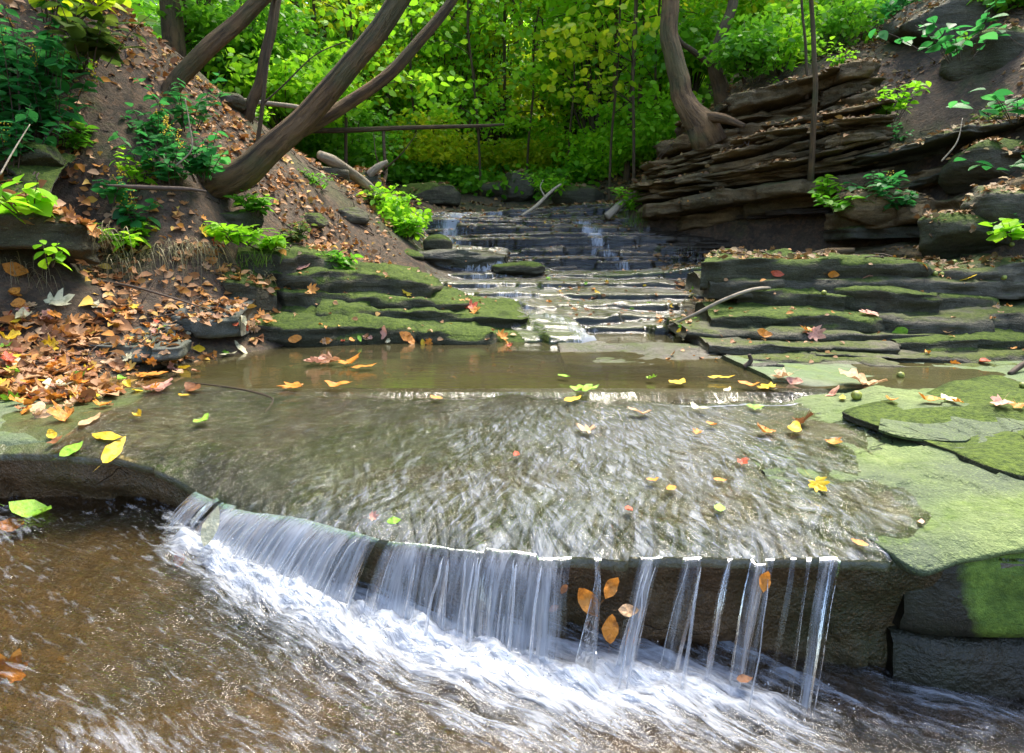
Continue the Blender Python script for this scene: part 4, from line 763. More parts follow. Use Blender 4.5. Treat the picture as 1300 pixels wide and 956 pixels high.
TS = [(440,9.8,.02,3),(455,11,.03,-2),(490,12,.035,4),(530,11.5,.02,-3),(548,13,.04,2),(592,12.5,.03,3),(610,11,.018,-4),(640,13,.035,0),(668,12,.02,5),(690,13.5,.04,-2),(722,11.5,.018,2),(752,12.5,.03,-3),(775,10.2,.018,3),(806,9.9,.02,-1),(826,10.6,.018,2),(838,11.5,.03,0),(945,10.5,.025,3),(968,11.5,.035,-2),(1050,10.5,.02,2),(400,11,.03,3),(360,10.5,.05,-1),(245,9.2,.05,2)]
for i, (px, Y, r, ln) in enumerate(TS):
    p0 = W(px, 180, Y); b = np.array([p0[0], p0[1], float(gz(p0[0], p0[1]))-.05]); H = 5.5; Q = smoothpath([b+[ln*.07*h+.10*rg.normal()*min(1, h), .08*rg.normal(), H*h] for h in np.linspace(0, 1, 8)], 36)
    sd = 'left of the cliff trees' if 640 < px < 850 else ('right of the cliff trees' if px >= 850 else 'behind the left bank')
    t = thing('sapling', b, 'slender dark bare stem standing in the undergrowth '+sd, 'tree', 'slender stems '+sd); tl = [tube(Q, np.linspace(r, r*.45, 36), 7, .1, i)]; cc = []
    for k in range(15):
        j = int(rg.uniform(6, 35)); a_ = rg.uniform(0, 6.28); L = rg.uniform(.3, .9); e_ = Q[j]+[math.cos(a_)*L, math.sin(a_)*L, .3*L]; tl.append(tube(smoothpath([Q[j], (Q[j]+e_)/2+[0, 0, .08], e_], 5), np.linspace(.007, .003, 5), 4)); cc.append(e_)
    tubes_obj('trunk', tl, M['barkdark'], t); V, Fc = leafcloud(rg, cc, 60, .30, .25, .10, FT2); obj('crown', V, Fc, M['leaf_'+['bright', 'yellow', 'mid'][i % 3]], t, smooth=False)
# side woods so that other viewpoints and the sky light see trees on the slopes
for i, (x, Y) in enumerate([(-7,7),(-9,11),(-6.5,11),(-10,5),(9.5,8),(10,13),(8,12.5),(12,6),(-7.5,16),(-12,17),(13,18),(-5.5,7.2)]):
    b = np.array([x, Y, float(gz(x, Y))-.1]); H = 7.5; Q = smoothpath([b, b+[.2, 0, 3], b+[.1, .2, H]], 14)
    t = thing('forest_tree', b, 'leafy tree standing high on the '+('left' if x < 0 else 'right')+' valley side', 'tree', 'trees high on the '+('left' if x < 0 else 'right')+' valley side'); V, Fc, uv = tube(Q, np.linspace(.16, .05, 14), 8); obj('trunk', V, Fc, M['barkdark'], t, uv=uv)
    cc = [Q[int(h*13)]+[math.cos(a)*L, math.sin(a)*L, 0] for h, a, L in zip(rg.uniform(.2, 1, 34), rg.uniform(0, 6.28, 34), rg.uniform(.3, 2.2, 34))]
    V, Fc = leafcloud(rg, cc, 70, .6, .35, .17, FT2); obj('crown', V, Fc, M['leaf_'+['mid', 'bright'][i % 2]], t, smooth=False)
# ------------------------------------------------------------------ nearer plants
def sprig(pts, label, key='teal', h=.35, nst=8, spread=.2, size=.07, per=9, name='leafy_plant', flowers=0, seed=0, cat='plant', tpl=OV, lean=(0, -.1), group=None, width=1.0, droop=-.2):
    """upright stems with alternate leaves; pts = a world point on the ground"""
    rg = np.random.default_rng(seed); b = np.array(pts, float); t = thing(name, b, label, cat, group); tl = []; C_ = []; A = []; U = []; S = []; fl = []
    for k in range(nst):
        a = rg.uniform(0, 6.28); rr = rg.uniform(.1, 1)*spread; s0 = b+[math.cos(a)*rr*.35, math.sin(a)*rr*.35, -.03]; hh = h*rg.uniform(.55, 1.1)
        e = s0+[math.cos(a)*rr+lean[0]*hh, math.sin(a)*rr+lean[1]*hh, hh]; Q = smoothpath([s0, s0*.5+e*.5+[0, 0, .1*hh], e], 12); tl.append(tube(Q, np.linspace(.0035, .0012, 12), 5))
        for q in range(per):
            f = .25+.75*(q+.5)/per; p = Q[min(11, int(f*11))]; aa = q*2.4+k+rg.normal()*.3; C_.append(p); A.append([math.cos(aa), math.sin(aa), rg.normal(droop, .3)]); U.append([rg.normal()*.3, rg.normal()*.3, 1]); S.append(size*rg.uniform(.6, 1.2)*(1.15-.5*f))
        if flowers and k < flowers:
            fl.append([]); 
            for q in range(30): fl[-1].append(Q[-1]+[rg.normal()*.012, rg.normal()*.012, rg.uniform(-.07, .05)])
    tubes_obj('stems', tl, M['twig'], t); V, Fc = leaves(tpl, np.array(C_), np.array(A), np.array(U), np.array(S), width); obj('foliage', V, Fc, M['leaf_'+key], t)
    for f_ in fl:
        V, Fc = merge([(oct_*rg.uniform(.003, .006)+p, of) for p in f_]); obj('flower', V, np.array(Fc), M['flower'], t)
    return t
def G_(px, py):
    p, n = hit(px, py); return p
def GY(px, Y):
    x = (px-650)/F*Y*1.03; return down(x, Y)[0]
# goldenrod mass upper left
for i, (px, py, Y, h, ns, fl) in enumerate([(20,190,3.7,.62,20,3),(62,178,3.9,.5,14,2),(-10,130,3.9,.55,14,2),(45,110,4.1,.42,14,1),(10,215,3.5,.4,12,1)]):
    sprig(W(px, py, Y), ['tall teal green goldenrod clump with yellow sprays at left picture edge','goldenrod clump right of the tallest one beside the litter slope','goldenrod clump cut by the left picture edge','upper goldenrod clump under the pale broad leaves','lowest goldenrod clump above the mossy overhang'][i], 'teal', h, ns, .26, .105, 14, flowers=fl, seed=600+i, name='goldenrod', group=None)
for i, (px, py, Y, h, ns, sp, key, fl, lb) in enumerate([
 (215,235,4.15,.34,14,.20,'teal',2,'teal leaved plant hanging over the left slope below the slim trunk'),
 (255,225,4.3,.30,12,.20,'teal',1,'second teal leaved plant against the base of the leaning tree'),
 (195,180,4.5,.26,9,.16,'teal',2,'small flowering plant halfway up the left litter slope'),
 (235,160,4.9,.34,9,.2,'teal',0,'plant with blue green leaves in front of the slim curved trunk'),
 (325,268,4.75,.20,8,.14,'mid',0,'low green seedling right of the leaning tree base'),
 (100,190,4.1,.2,7,.14,'mid',1,'tiny flowering seedling on the bare soil at left'),
 (175,285,3.75,.22,4,.08,'teal',2,'single goldenrod stalk standing in the leaf litter'),
 (140,250,3.7,.16,3,.08,'teal',1,'small two leaved stalk on the mossy rock'),
 (300,300,4.1,.12,10,.2,'bright',0,'low bright green creeper above the hanging grass'),
 (345,310,4.3,.10,8,.18,'bright',0,'low green creeper beside the red leaf'),
 (420,345,4.6,.16,8,.13,'mid',0,'small round leaved plant on the moss ledge'),
 (160,305,3.65,.12,8,.14,'bright',0,'low green weeds beside the large pale leaf'),
 (1110,250,6.0,.22,9,.2,'teal',1,'teal leaved flowering plant in the middle of the right strata'),
 (1145,262,5.9,.16,6,.14,'teal',1,'small yellow flowered stalk on the right strata'),
 (1070,262,6.1,.14,8,.2,'mid',0,'creeping green plant at the left end of the right strata'),
 (1130,150,6.9,.34,10,.2,'bright',0,'upright bright green plant on the right slope'),
 (1240,296,4.9,.15,8,.2,'teal',0,'low teal plant near the right picture edge above the shelves'),
 (1050,245,6.5,.16,5,.1,'bright',0,'little green plant at the foot of the slim sapling'),
 (960,100,8.4,.35,10,.35,'mid',0,'green bush on the cliff top right of the trees'),
 (990,90,8.6,.4,12,.4,'bright',0,'light green bush behind the sapling on the cliff top'),
 (800,268,8.9,.28,9,.16,'bright',0,'fern like plant hanging at the right end of the cascade'),
 (1180,35,8.5,.4,10,.35,'teal',0,'green bush high on the right slope'),
 (700,245,10.2,.3,10,.4,'bright',0,'green weeds above the cascade crest'),
 (520,300,7.4,.22,10,.14,'bright',0,'small green plant beside the yellowish boulder')]):
    sprig(W(px, py, Y), lb, key, h, ns, sp,   .095 if Y < 5.5 else .11, 11, flowers=fl, seed=620+i)
# broad leaved plants
sprig(W(35,262,3.0), 'bright green broad leaved plant drooping over the mossy rock at left edge', 'bright', .16, 7, .22, .125, 5, seed=660, width=1.3, lean=(.1, -.5), droop=-.5)
sprig(W(60,330,2.95), 'small trailing sprig of green leaves hanging into the dark hollow', 'bright', .12, 3, .1, .075, 5, seed=661, width=1.3, lean=(.1, -.3), droop=-.6)
sprig(W(1290,150,4.2), 'teal broad leaved plant reaching in from the right picture edge', 'teal', .2, 7, .32, .14, 5, seed=662, width=1.1, lean=(-.6, -.2))
sprig(W(1300,215,4.1), 'broad leaved plant at right edge above the strata', 'teal', .14, 6, .24, .12, 5, seed=663, width=1.2, lean=(-.5, -.2))
sprig(W(1285,300,4.3), 'bright green lobed plant at the right edge over the nut strewn shelf', 'bright', .14, 7, .2, .13, 5, seed=664, width=1.3, lean=(-.4, -.2))
sprig(W(1215,70,5.2), 'leafy branch of teal leaves hanging over the upper right slope', 'teal', .35, 9, .42, .13, 7, seed=665, lean=(-.4, 0))
sprig(W(110,75,4.0), 'plant with pale yellow green broad leaves high on the left slope', 'dull', .34, 10, .34, .15, 7, seed=666, width=1.2, lean=(.2, -.3))
sprig(W(60,20,3.9), 'yellow green leafy bush in the upper left corner', 'yellow', .4, 12, .4, .13, 8, seed=667, width=1.1, lean=(.2, -.2))
shrub(*W(493,262,7.9)[:2], .42, .24, 'bright', 'bright green leafy shrub on the bank left of the upper cascade', n=16, per=42, size=.07, group=None, seed=670, z=W(493,298,7.9)[2]-.05)
for i, (px, py, Y, h, w_, key, lb) in enumerate([(560,185,11.6,1.0,1.1,'yellow','wide yellow green maple shrub in the forest left of centre'),(650,205,12.3,.75,.9,'yellow','low yellow green shrub above the square boulder'),(760,200,11.4,1.2,.9,'bright','bright green young maple on the right of the gap'),
   (700,190,13,1.3,1.0,'bright','light green young maple behind the square boulder'),(840,180,10.5,1.0,.7,'bright','green shrub left of the cliff trees'),(430,190,10.5,1.0,.9,'mid','green shrub behind the fallen rail branch'),(520,230,11.5,.6,.8,'mid','dark low shrub behind the mossy boulder'),(360,120,9.5,1.0,.9,'bright','bright shrub between the leaning trees'),(290,60,9.5,1.2,.8,'mid','dark shrub behind the left ridge'),(880,60,11,1.3,.8,'bright','bright shrub seen between the cliff trees'),(980,40,10.5,1.3,.9,'bright','bright leafy shrub behind the slim sapling'),(1070,30,10.8,1.1,.7,'bright','bright shrub at the forest edge by the right slope')]):
    p = W(px, py, Y); shrub(p[0], p[1], h, w_, key, lb, n=22, per=90, size=.085, group=None, seed=700+i, z=p[2]-h*.55, flat=.25)
# hanging dry grass and tufts
def tuft(px, py, Y, n, L, label, mat='drygrass', hang=1., seed=0, group=None, world=None):
    rg = np.random.default_rng(seed); b = W(px, py, Y) if world is None else world; Vs = []
    for k in range(n):
        s0 = b+[min(.12, max(-.12, rg.normal()*.07)), rg.normal()*.035, rg.normal()*.018]; a = rg.uniform(-3.3, .2); l = L*rg.uniform(.25, 1.25); d = np.array([math.cos(a), math.sin(a)*.9, 0])
        t = np.linspace(0, 1, 7)[:, None]; c = s0+d*l*.5*t+np.array([0, 0, 1])*l*((.35 if hang > 0 else 1.0)*t-(1.25*hang if hang > 0 else .35)*t*t); sd = nrm(np.cross(d, [0, 0, 1]))*.0022*(1.05-t)
        P = np.concatenate([c+sd, c-sd]); Vs.append((P, np.array([[i, i+1, 8+i, 7+i] for i in range(6)])))
    V, Fc = merge(Vs); return tag(obj('grass_tuft', V, np.array(Fc), M[mat], origin=b), label, 'grass tuft', group)
for i, a in enumerate([(170,322,3.6,40,.2),(200,318,3.65,60,.24),(228,308,3.72,50,.22),(256,312,3.78,80,.26),(150,330,3.55,70,.2),(320,352,4.05,70,.16),(10,335,3.15,90,.2),(35,345,3.2,80,.2),(125,290,3.3,60,.16),(395,375,4.35,40,.12)]):
    tuft(*a, ['dry grass tuft drooping beside the fallen stick','dry grass tuft drooping over the bank left of centre','hanging dry grass curtain under the leaf litter','thickest hanging dry grass bunch over the mossy face','small dry grass tuft by the mossy ledge','short dry grass tuft on the left moss ledge','dry grass tuft in the hollow at left edge','dry grass tuft below the drooping green plant','thin grass fringe on the mossy overhang','tiny grass tuft beside the small round leaved plant'][i], seed=720+i)
tuft(330,335,4.1,60,.12,'fresh green grass tuft on the moss ledge', 'grass', 0, 740); tuft(805,285,8.3,60,.22,'fresh green grass tuft at the right end of the cascade', 'grass', 0, 741)
tuft(415,335,4.75,50,.12,'small fresh grass tuft left of the stream', 'grass', 0, 742)
# ------------------------------------------------------------------ dead wood
def stick(lst, r, mat, label, name='fallen_branch', cat='branch', seed=0, side=(), rough=.25):
    Q = smoothpath([W(*p) for p in lst], 8*len(lst)); t = [tube(Q, np.interp(np.linspace(0, 1, len(Q)), np.linspace(0, 1, len(r)), r), 8, rough, seed)]
    for sp, sr in side: t.append(tube(smoothpath([W(*p) for p in sp], 10), np.linspace(sr, sr*.3, 10), 6, rough, seed))
    return tag(tubes_obj(name, t, M[mat]), label, cat)
stick([(58,350,3.42),(110,355,3.40),(160,362,3.38),(205,374,3.34),(262,392,3.4)], [.008,.007,.006,.003], 'twig', 'long thin brown stick lying on the mossy ledge at left', seed=1)
stick([(848,414,4.1),(880,400,3.95),(925,378,3.85),(965,366,3.9),(1010,368,4.3),(1070,367,4.45)], [.005,.010,.010,.008,.004], 'twigpale', 'bent pale branch arching over the right mossy shelves', seed=2)
stick([(662,274,8.6),(680,262,8.9),(700,243,9.2),(712,234,9.3)], [.015,.02,.018,.012], 'twigpale', 'pale forked stick leaning on the upper cascade', seed=3, side=[([(692,250,9.1),(686,238,9.2),(690,228,9.25)], .01)])
stick([(234,485,2.62),(270,489,2.55),(310,495,2.45),(340,503,2.35),(346,510,2.30),(336,524,2.2)], [.002,.004,.0045,.003,.002], 'barkdark', 'thin black crooked twig on the wet slab', seed=4, name='twig', cat='twig')
stick([(398,166,9.6),(450,165,9.6),(520,162,9.6),(605,160,9.7),(640,158,9.8)], [.03,.03,.025,.02,.012], 'barkdark', 'horizontal dead branch spanning behind the leaning tree', seed=5)
stick([(487,166,9.6),(488,195,9.5),(490,220,9.45),(484,236,9.3)], [.02,.018,.02,.03], 'barkdark', 'upright dead stem under the horizontal branch', seed=6, side=[([(488,215,9.4),(510,195,9.3),(530,168,9.3)], .012), ([(488,222,9.4),(478,200,9.3),(474,168,9.4)], .012)])
stick([(286,124,7.4),(330,130,7.3),(372,135,7.2),(400,140,7.2)], [.018,.022,.02,.012], 'twigpale', 'pale fallen stick behind the left ridge', seed=7)
stick([(405,196,7.6),(425,206,7.8),(455,226,8.3),(482,246,8.6)], [.04,.06,.06,.03], 'barkpale', 'weathered driftwood log along the top of the left bank', name='driftwood_log', cat='log', seed=8, rough=.4)
stick([(468,222,8.8),(480,212,8.8),(492,205,8.8)], [.05,.04,.02], 'barkpale', 'broken pale log end behind the bank shrub', name='driftwood_log', cat='log', seed=9)
stick([(770,276,8.7),(785,262,8.8),(802,248,8.9)], [.04,.035,.02], 'barkpale', 'pale root stump leaning at the right of the cascade', name='broken_branch', seed=10)
stick([(1010,330,5.7),(1050,322,5.6),(1085,318,5.5)], [.03,.04,.02], 'bark', 'short log end under the right cliff', name='fallen_log', cat='log', seed=11)
stick([(1238,372,4.2),(1258,367,4.2),(1264,365,4.2)], [.02,.02,.018], 'twig', 'short broken stick on the right shelf', seed=12, name='broken_stick')
stick([(945,466,2.97),(953,458,2.97),(951,450,2.97)], [.012,.010,.008], 'twig', 'tiny reddish twig knot standing in the pool', seed=13, name='twig', cat='twig')
stick([(1282,475,2.85),(1300,462,2.9),(1330,448,2.95)], [.010,.012,.012], 'twig', 'brown stick end entering at right picture edge', seed=14)
stick([(135,235,3.6),(180,238,3.7),(235,240,3.85),(262,243,3.9)], [.004,.014,.012,.005], 'twig', 'gnarled root lying across the left litter slope', seed=15, name='exposed_root', cat='root')
stick([(0,222,3.0),(18,190,3.1),(38,158,3.2)], [.004,.0035,.002], 'twigpale', 'pale bare stalk at left picture edge', seed=16, name='bare_stalk', cat='stalk')
stick([(222,212,4.0),(243,190,4.0),(241,160,4.0),(235,125,4.0)], [.005,.004,.003,.002], 'twigpale', 'curved pale stalk amid the teal plant', seed=17, name='bare_stalk', cat='stalk')
stick([(838,280,8.4),(852,262,8.3),(870,248,8.2)], [.02,.02,.01], 'twig', 'drooping root below the cliff edge', seed=18, name='exposed_root', cat='root')
stick([(1195,205,5.6),(1215,180,5.6),(1222,150,5.7)], [.006,.005,.003], 'twigpale', 'thin pale stalk on the right slope', seed=19, name='bare_stalk', cat='stalk')
stick([(60,60,5.0),(110,95,4.9),(140,140,4.85),(150,165,4.8)], [.03,.035,.03,.015], 'barkdark', 'dark root running down the left slope', seed=20, name='exposed_root', cat='root')
stick([(140,10,5.9),(155,50,5.6),(175,72,5.5)], [.05,.06,.03], 'barkdark', 'dark stump at the crest of the left slope', seed=21, name='tree_stump', cat='stump')
# ------------------------------------------------------------------ fallen leaves
TP = {}
for kd in ('maple', 'oak', 'oval'):
    for v_, cu in enumerate((.12, .45, .9)): TP[kd, v_] = tpl_lobed(kd, cu, v_+3)
LM = {}
def leafobj(p, nr, size, kind, col, label, group, yaw=None, v=0, tilt=.15, width=1., off=.006, up=None):
    key = (kind, v, col)
    if key not in LM: LM[key] = mesh_data('fallen_leaf', TP[kind, v][0], TP[kind, v][1], M['fallen_'+col])
    o = bpy.data.objects.new('fallen_leaf', LM[key]); COL.objects.link(o)
    nr = nrm(np.array(nr, float)+np.array([random.gauss(0, tilt), random.gauss(0, tilt), random.gauss(0, tilt)])); yaw = random.uniform(0, 6.28) if yaw is None else yaw
    x = np.array([math.cos(yaw), math.sin(yaw), 0]) if up is None else np.array(up, float); y = nrm(np.cross(nr, x)); x = np.cross(y, nr); s = size
    o.matrix_world = Matrix(((x[0]*s, y[0]*s*width, nr[0]*s, p[0]), (x[1]*s, y[1]*s*width, nr[1]*s, p[1]), (x[2]*s, y[2]*s*width, nr[2]*s, p[2]), (0, 0, 0, 1)))
    l, q, sc = o.matrix_world.decompose(); o.location = np.array(p)+nr*off; o.rotation_euler = q.to_euler(); o.scale = sc
    return tag(o, label, 'leaf', group)
S3 = 'single'
HERO = [ # px, py, pixel length, kind, colour, curl, tilt, width, what it lies on
 (374,496,44,'maple','orange',0,.05,1,'large orange maple leaf flat on the upper left of the sliding water'),(430,495,38,'oval','orange',1,.1,.9,'long orange leaf right of the flat maple leaf on the slab'),(554,510,20,'oval','orange',0,.1,.9,'small orange leaf alone on the upper middle of the slab'),
 (256,541,34,'oval','green',1,.2,.6,'slim yellow green leaf on the brown calm water at left'),(138,558,46,'oval','yellow',0,.1,.55,'narrow bright yellow leaf, upper of the pair on the left rock edge'),(140,577,58,'oval','yellow',0,.1,.5,'long narrow yellow leaf, lower of the pair on the left rock edge'),(92,574,34,'oval','green',0,.1,.9,'yellow green leaf on the left rock rim'),
 (66,555,18,'oval','yellow',1,.3,1,'small yellow leaf above the brown one on the pale green stone'),(72,564,22,'oval','brown',1,.2,.8,'small brown leaf on the pale green stone'),(86,533,40,'maple','orange',2,.5,1,'upright curled orange leaf at the rim of the pale green stone'),(115,538,46,'oval','tan',0,.15,.6,'long tan yellow leaf lying beside the curled orange leaf'),
 (180,532,20,'oval','yellow',2,.5,.8,'tiny curled yellow leaf in the shallow water'),(118,506,22,'oval','yellow',0,.1,1.1,'round yellow leaf in the shallows left of centre'),(98,510,20,'oval','yellow',1,.2,1,'yellow leaf just left of the round one'),(127,518,34,'maple','orange',1,.3,.8,'red orange leaf under the round yellow one'),(150,501,34,'maple','orange',1,.25,.7,'orange brown leaf floating right of the round yellow one'),
 (77,495,44,'oak','pale',1,.25,1,'whitish oak leaf at the margin of the heap'),(204,497,46,'oak','pink',1,.2,1.1,'pale pink wavy oak leaf on the wet slab'),(247,497,34,'oval','brown',1,.25,.8,'dark brown leaf beside the pale oak leaf'),(234,505,18,'oval','yellow',0,.1,.8,'tiny yellow leaf under the brown one'),(188,480,50,'maple','orange',0,.1,.9,'wide orange yellow leaf in the shallows'),(177,463,30,'maple','orange',2,.6,1,'upright orange leaf standing out of the shallows'),
 (252,445,18,'oval','yellow',0,.05,1.2,'round yellow leaf on the green submerged rock'),(305,444,28,'oval','pale',0,.1,.5,'slim pale leaf at the left end of the pool'),(290,452,30,'oval','pale',0,.1,.5,'slim cream leaf below its twin at left of the pool'),(105,478,38,'oval','brown',1,.3,.9,'brown leaf with dry edge in the shallows'),(155,485,26,'oval','green',1,.2,.6,'small green leaf among orange ones in the shallows'),
 (420,462,40,'maple','brown',1,.3,1,'brown leaf on top of the small heap at the rim of the slab'),(445,465,42,'maple','orange',1,.3,1,'orange leaf at the right of the small heap on the slab rim'),(400,464,34,'oak','pink',1,.3,1,'pale crumpled leaf at the left of the small heap on the slab rim'),(462,470,36,'oval','orange',0,.2,.9,'flat orange leaf under the small heap on the slab rim'),
 (740,500,56,'maple','green',0,.05,.8,'bright green leaf on the sliding water at the top centre'),(727,512,30,'oval','yellow',0,.1,.8,'yellow leaf touching the bright green one'),(716,482,22,'oval','green',0,.1,.6,'small yellow green leaf above the white ripple'),(746,553,38,'maple','tan',1,.3,.8,'tan leaf caught in the middle of the sliding water'),(810,530,34,'oval','tan',1,.3,.8,'pale tan leaf right of the middle of the slab'),(888,525,34,'oval','pale',1,.2,.5,'slim whitish leaf on the right part of the slab'),
 (923,500,26,'oval','pale',0,.1,.5,'slim pale leaf near the pool outlet'),(968,553,32,'oak','orange',1,.3,.9,'orange oak leaf left of the upright brown one'),(1017,541,34,'maple','brown',2,.6,1,'upright dark brown leaf at the wet edge'),(1007,551,34,'oval','yellow',1,.2,.8,'yellow leaf leaning on the brown one at the wet edge'),(1038,619,34,'maple','yellow',1,.3,1,'bright yellow curled leaf on the right of the sliding water'),
 (1056,566,28,'maple','orange',1,.4,.9,'small orange brown leaf on the green wet rock'),(853,627,20,'oval','orange',0,.1,1,'round orange leaf on the lower right of the slab'),(828,617,18,'oval','orange',1,.1,.9,'small orange brown leaf beside the round orange one'),(912,652,20,'oval','green',0,.1,1.1,'single lime green leaf on the lower slab'),(913,616,18,'oval','orange',0,.1,.9,'small orange leaf above the lime green one'),(887,556,20,'maple','orange',1,.3,.9,'little pinkish orange leaf on the upper right slab'),(903,545,18,'oval','orange',1,.3,.9,'little orange leaf just above the pinkish one'),
 (943,592,22,'maple','red',1,.3,.9,'small red leaf on the right slab'),(797,655,18,'oval','red',1,.3,.9,'dark red leaf on the lower middle of the slab'),(657,583,14,'oval','red',1,.3,.9,'tiny red leaf in the middle of the slab'),(1090,696,22,'oval','orange',0,.1,.8,'orange leaf at the right end of the lip'),(1170,667,14,'oval','pink',0,.1,.9,'tiny pink leaf on the pale green slab'),
 (860,490,36,'oval','yellow',0,.1,.9,'yellow leaf at the end of the white ripple'),(828,485,20,'maple','green',1,.2,1,'green scrap of leaf on the white ripple'),(915,484,36,'oval','yellow',0,.1,.6,'yellow leaf in the line above the small ledge'),(950,494,28,'oval','orange',1,.2,.8,'orange leaf first of the row on the small wet ledge'),(975,495,40,'maple','yellow',0,.2,.8,'yellow tan leaf second of the row on the small wet ledge'),(995,481,44,'maple','tan',1,.3,.8,'tan leaf with points at the pool rim on the right'),(1010,487,24,'oval','pink',1,.2,.8,'pink leaf beside the tan pointed one'),
 (1092,489,60,'oak','tan',1,.2,1,'large tan oak leaf on the pale grey green step'),(1061,502,26,'oval','pink',1,.4,.9,'pink red leaf propped on the step edge'),(1070,508,18,'oval','yellow',0,.2,.7,'small yellow leaf under the pink one'),(1129,511,24,'maple','orange',1,.3,.8,'orange yellow leaf in front of the pale step'),(1180,512,44,'oval','orange',1,.15,.5,'long orange leaf at the foot of the pale step'),(1205,510,34,'oval','pale',0,.2,.7,'cream leaf lying on the long orange one'),(1215,514,22,'maple','orange',1,.3,.9,'orange leaf right of the cream one'),(1270,515,36,'maple','pink',1,.3,.9,'pinkish tan leaf at the far right of the pale step'),(1292,519,26,'maple','orange',1,.3,.9,'orange leaf at right picture edge on the pale step'),
 (958,522,34,'maple','green',0,.1,.8,'yellow green leaf in the wet notch at right'),
 (515,373,18,'maple','yellow',0,.3,1,'yellow maple leaf on the bright green moss'),(598,393,24,'maple','red',1,.4,1,'red leaf with orange one on the second mossy ledge'),(606,397,20,'maple','orange',1,.3,1,'orange leaf beside the red one on the second mossy ledge'),(635,430,22,'maple','orange',1,.3,1,'orange leaf at the back rim of the pool'),(490,422,22,'oval','pink',1,.3,1,'pink leaf on the back rim of the pool'),(515,428,20,'oval','orange',0,.3,1,'orange leaf at the rim right of the pink one'),
 (275,308,24,'maple','red',1,.4,1,'bright red maple leaf in the green creeper'),(255,295,22,'maple','yellow',1,.4,1,'yellow maple leaf next to the red one in the creeper'),(152,272,34,'maple','tan',1,.4,1,'large pale orange maple leaf on the left bank'),(110,330,22,'maple','tan',1,.4,1,'dry tan leaf on the small green ledge by the grass'),(20,345,30,'oval','orange',1,.5,1,'orange brown leaf tucked under the hollow'),(395,370,20,'maple','orange',1,.3,1,'orange leaf on the left moss ledge'),(385,341,22,'oval','pink',0,.3,.8,'salmon leaf on the upper moss ledge'),
 (72,388,44,'maple','pale',1,.3,1,'light green yellow crumpled leaf above the flat grey slab'),(75,150,20,'maple','orange',1,.3,1,'orange leaf lying high on the left soil slope'),
 (1102,400,30,'oak','pink',0,.2,1,'pale pink leaves lying on the sloping grey shelf'),(1035,425,30,'maple','pink',1,.3,1,'pinkish leaf on the flat grey shelf'),(1025,422,22,'maple','orange',1,.3,1,'orange leaf left of the pinkish one on the grey shelf'),(968,424,22,'oval','orange',1,.3,.8,'orange leaf at the left end of the grey shelf'),(1050,446,44,'maple','tan',1,.3,.8,'tan orange leaf cluster on the thin layered shelf'),(1143,421,20,'oval','green',0,.3,1.1,'yellow green round leaf on the grey shelf'),(1205,425,16,'oval','tan',1,.4,1,'tan leaf upright on the shelf at right'),(1210,460,20,'maple','orange',1,.3,1,'orange leaf in the low right shelves'),(1250,462,20,'oval','red',1,.3,1,'red brown leaf in the low right shelves'),
 (1055,347,18,'oval','orange',1,.3,.8,'orange leaf on the uppermost shelf'),(985,348,18,'oval','red',1,.3,.7,'red leaf on the step below the uppermost slab'),(1100,351,18,'oval','pink',0,.3,.8,'pale leaf on the step below the uppermost slab'),(1230,355,22,'oval','yellow',0,.3,.8,'yellow leaf on the rough shelf at right'),(1180,338,24,'oval','orange',1,.3,.8,'orange leaf beside the green nuts'),
]
def water_lift(p): return .012 if (-1.2 < p[0] < .95 and p[1] < 4.0 and p[2] > .2) else .006
for px, py, ln, kd, col, cv, tl, wd, lb in HERO:
    p, n_ = hit(px, py)
    if p is None: continue
    if p[2] < .4 and 2.5 < p[1] < 4.2: p = ray(px, py); p = np.array([0, 0, CAMZ])+p*((.402-CAMZ)/p[2]); n_ = np.array([0, 0, 1.])
    leafobj(p, n_, ln*p[1]/F*1.0, kd, col, lb, None, v=cv, tilt=tl*.5, width=wd, off=water_lift(p)+.004)
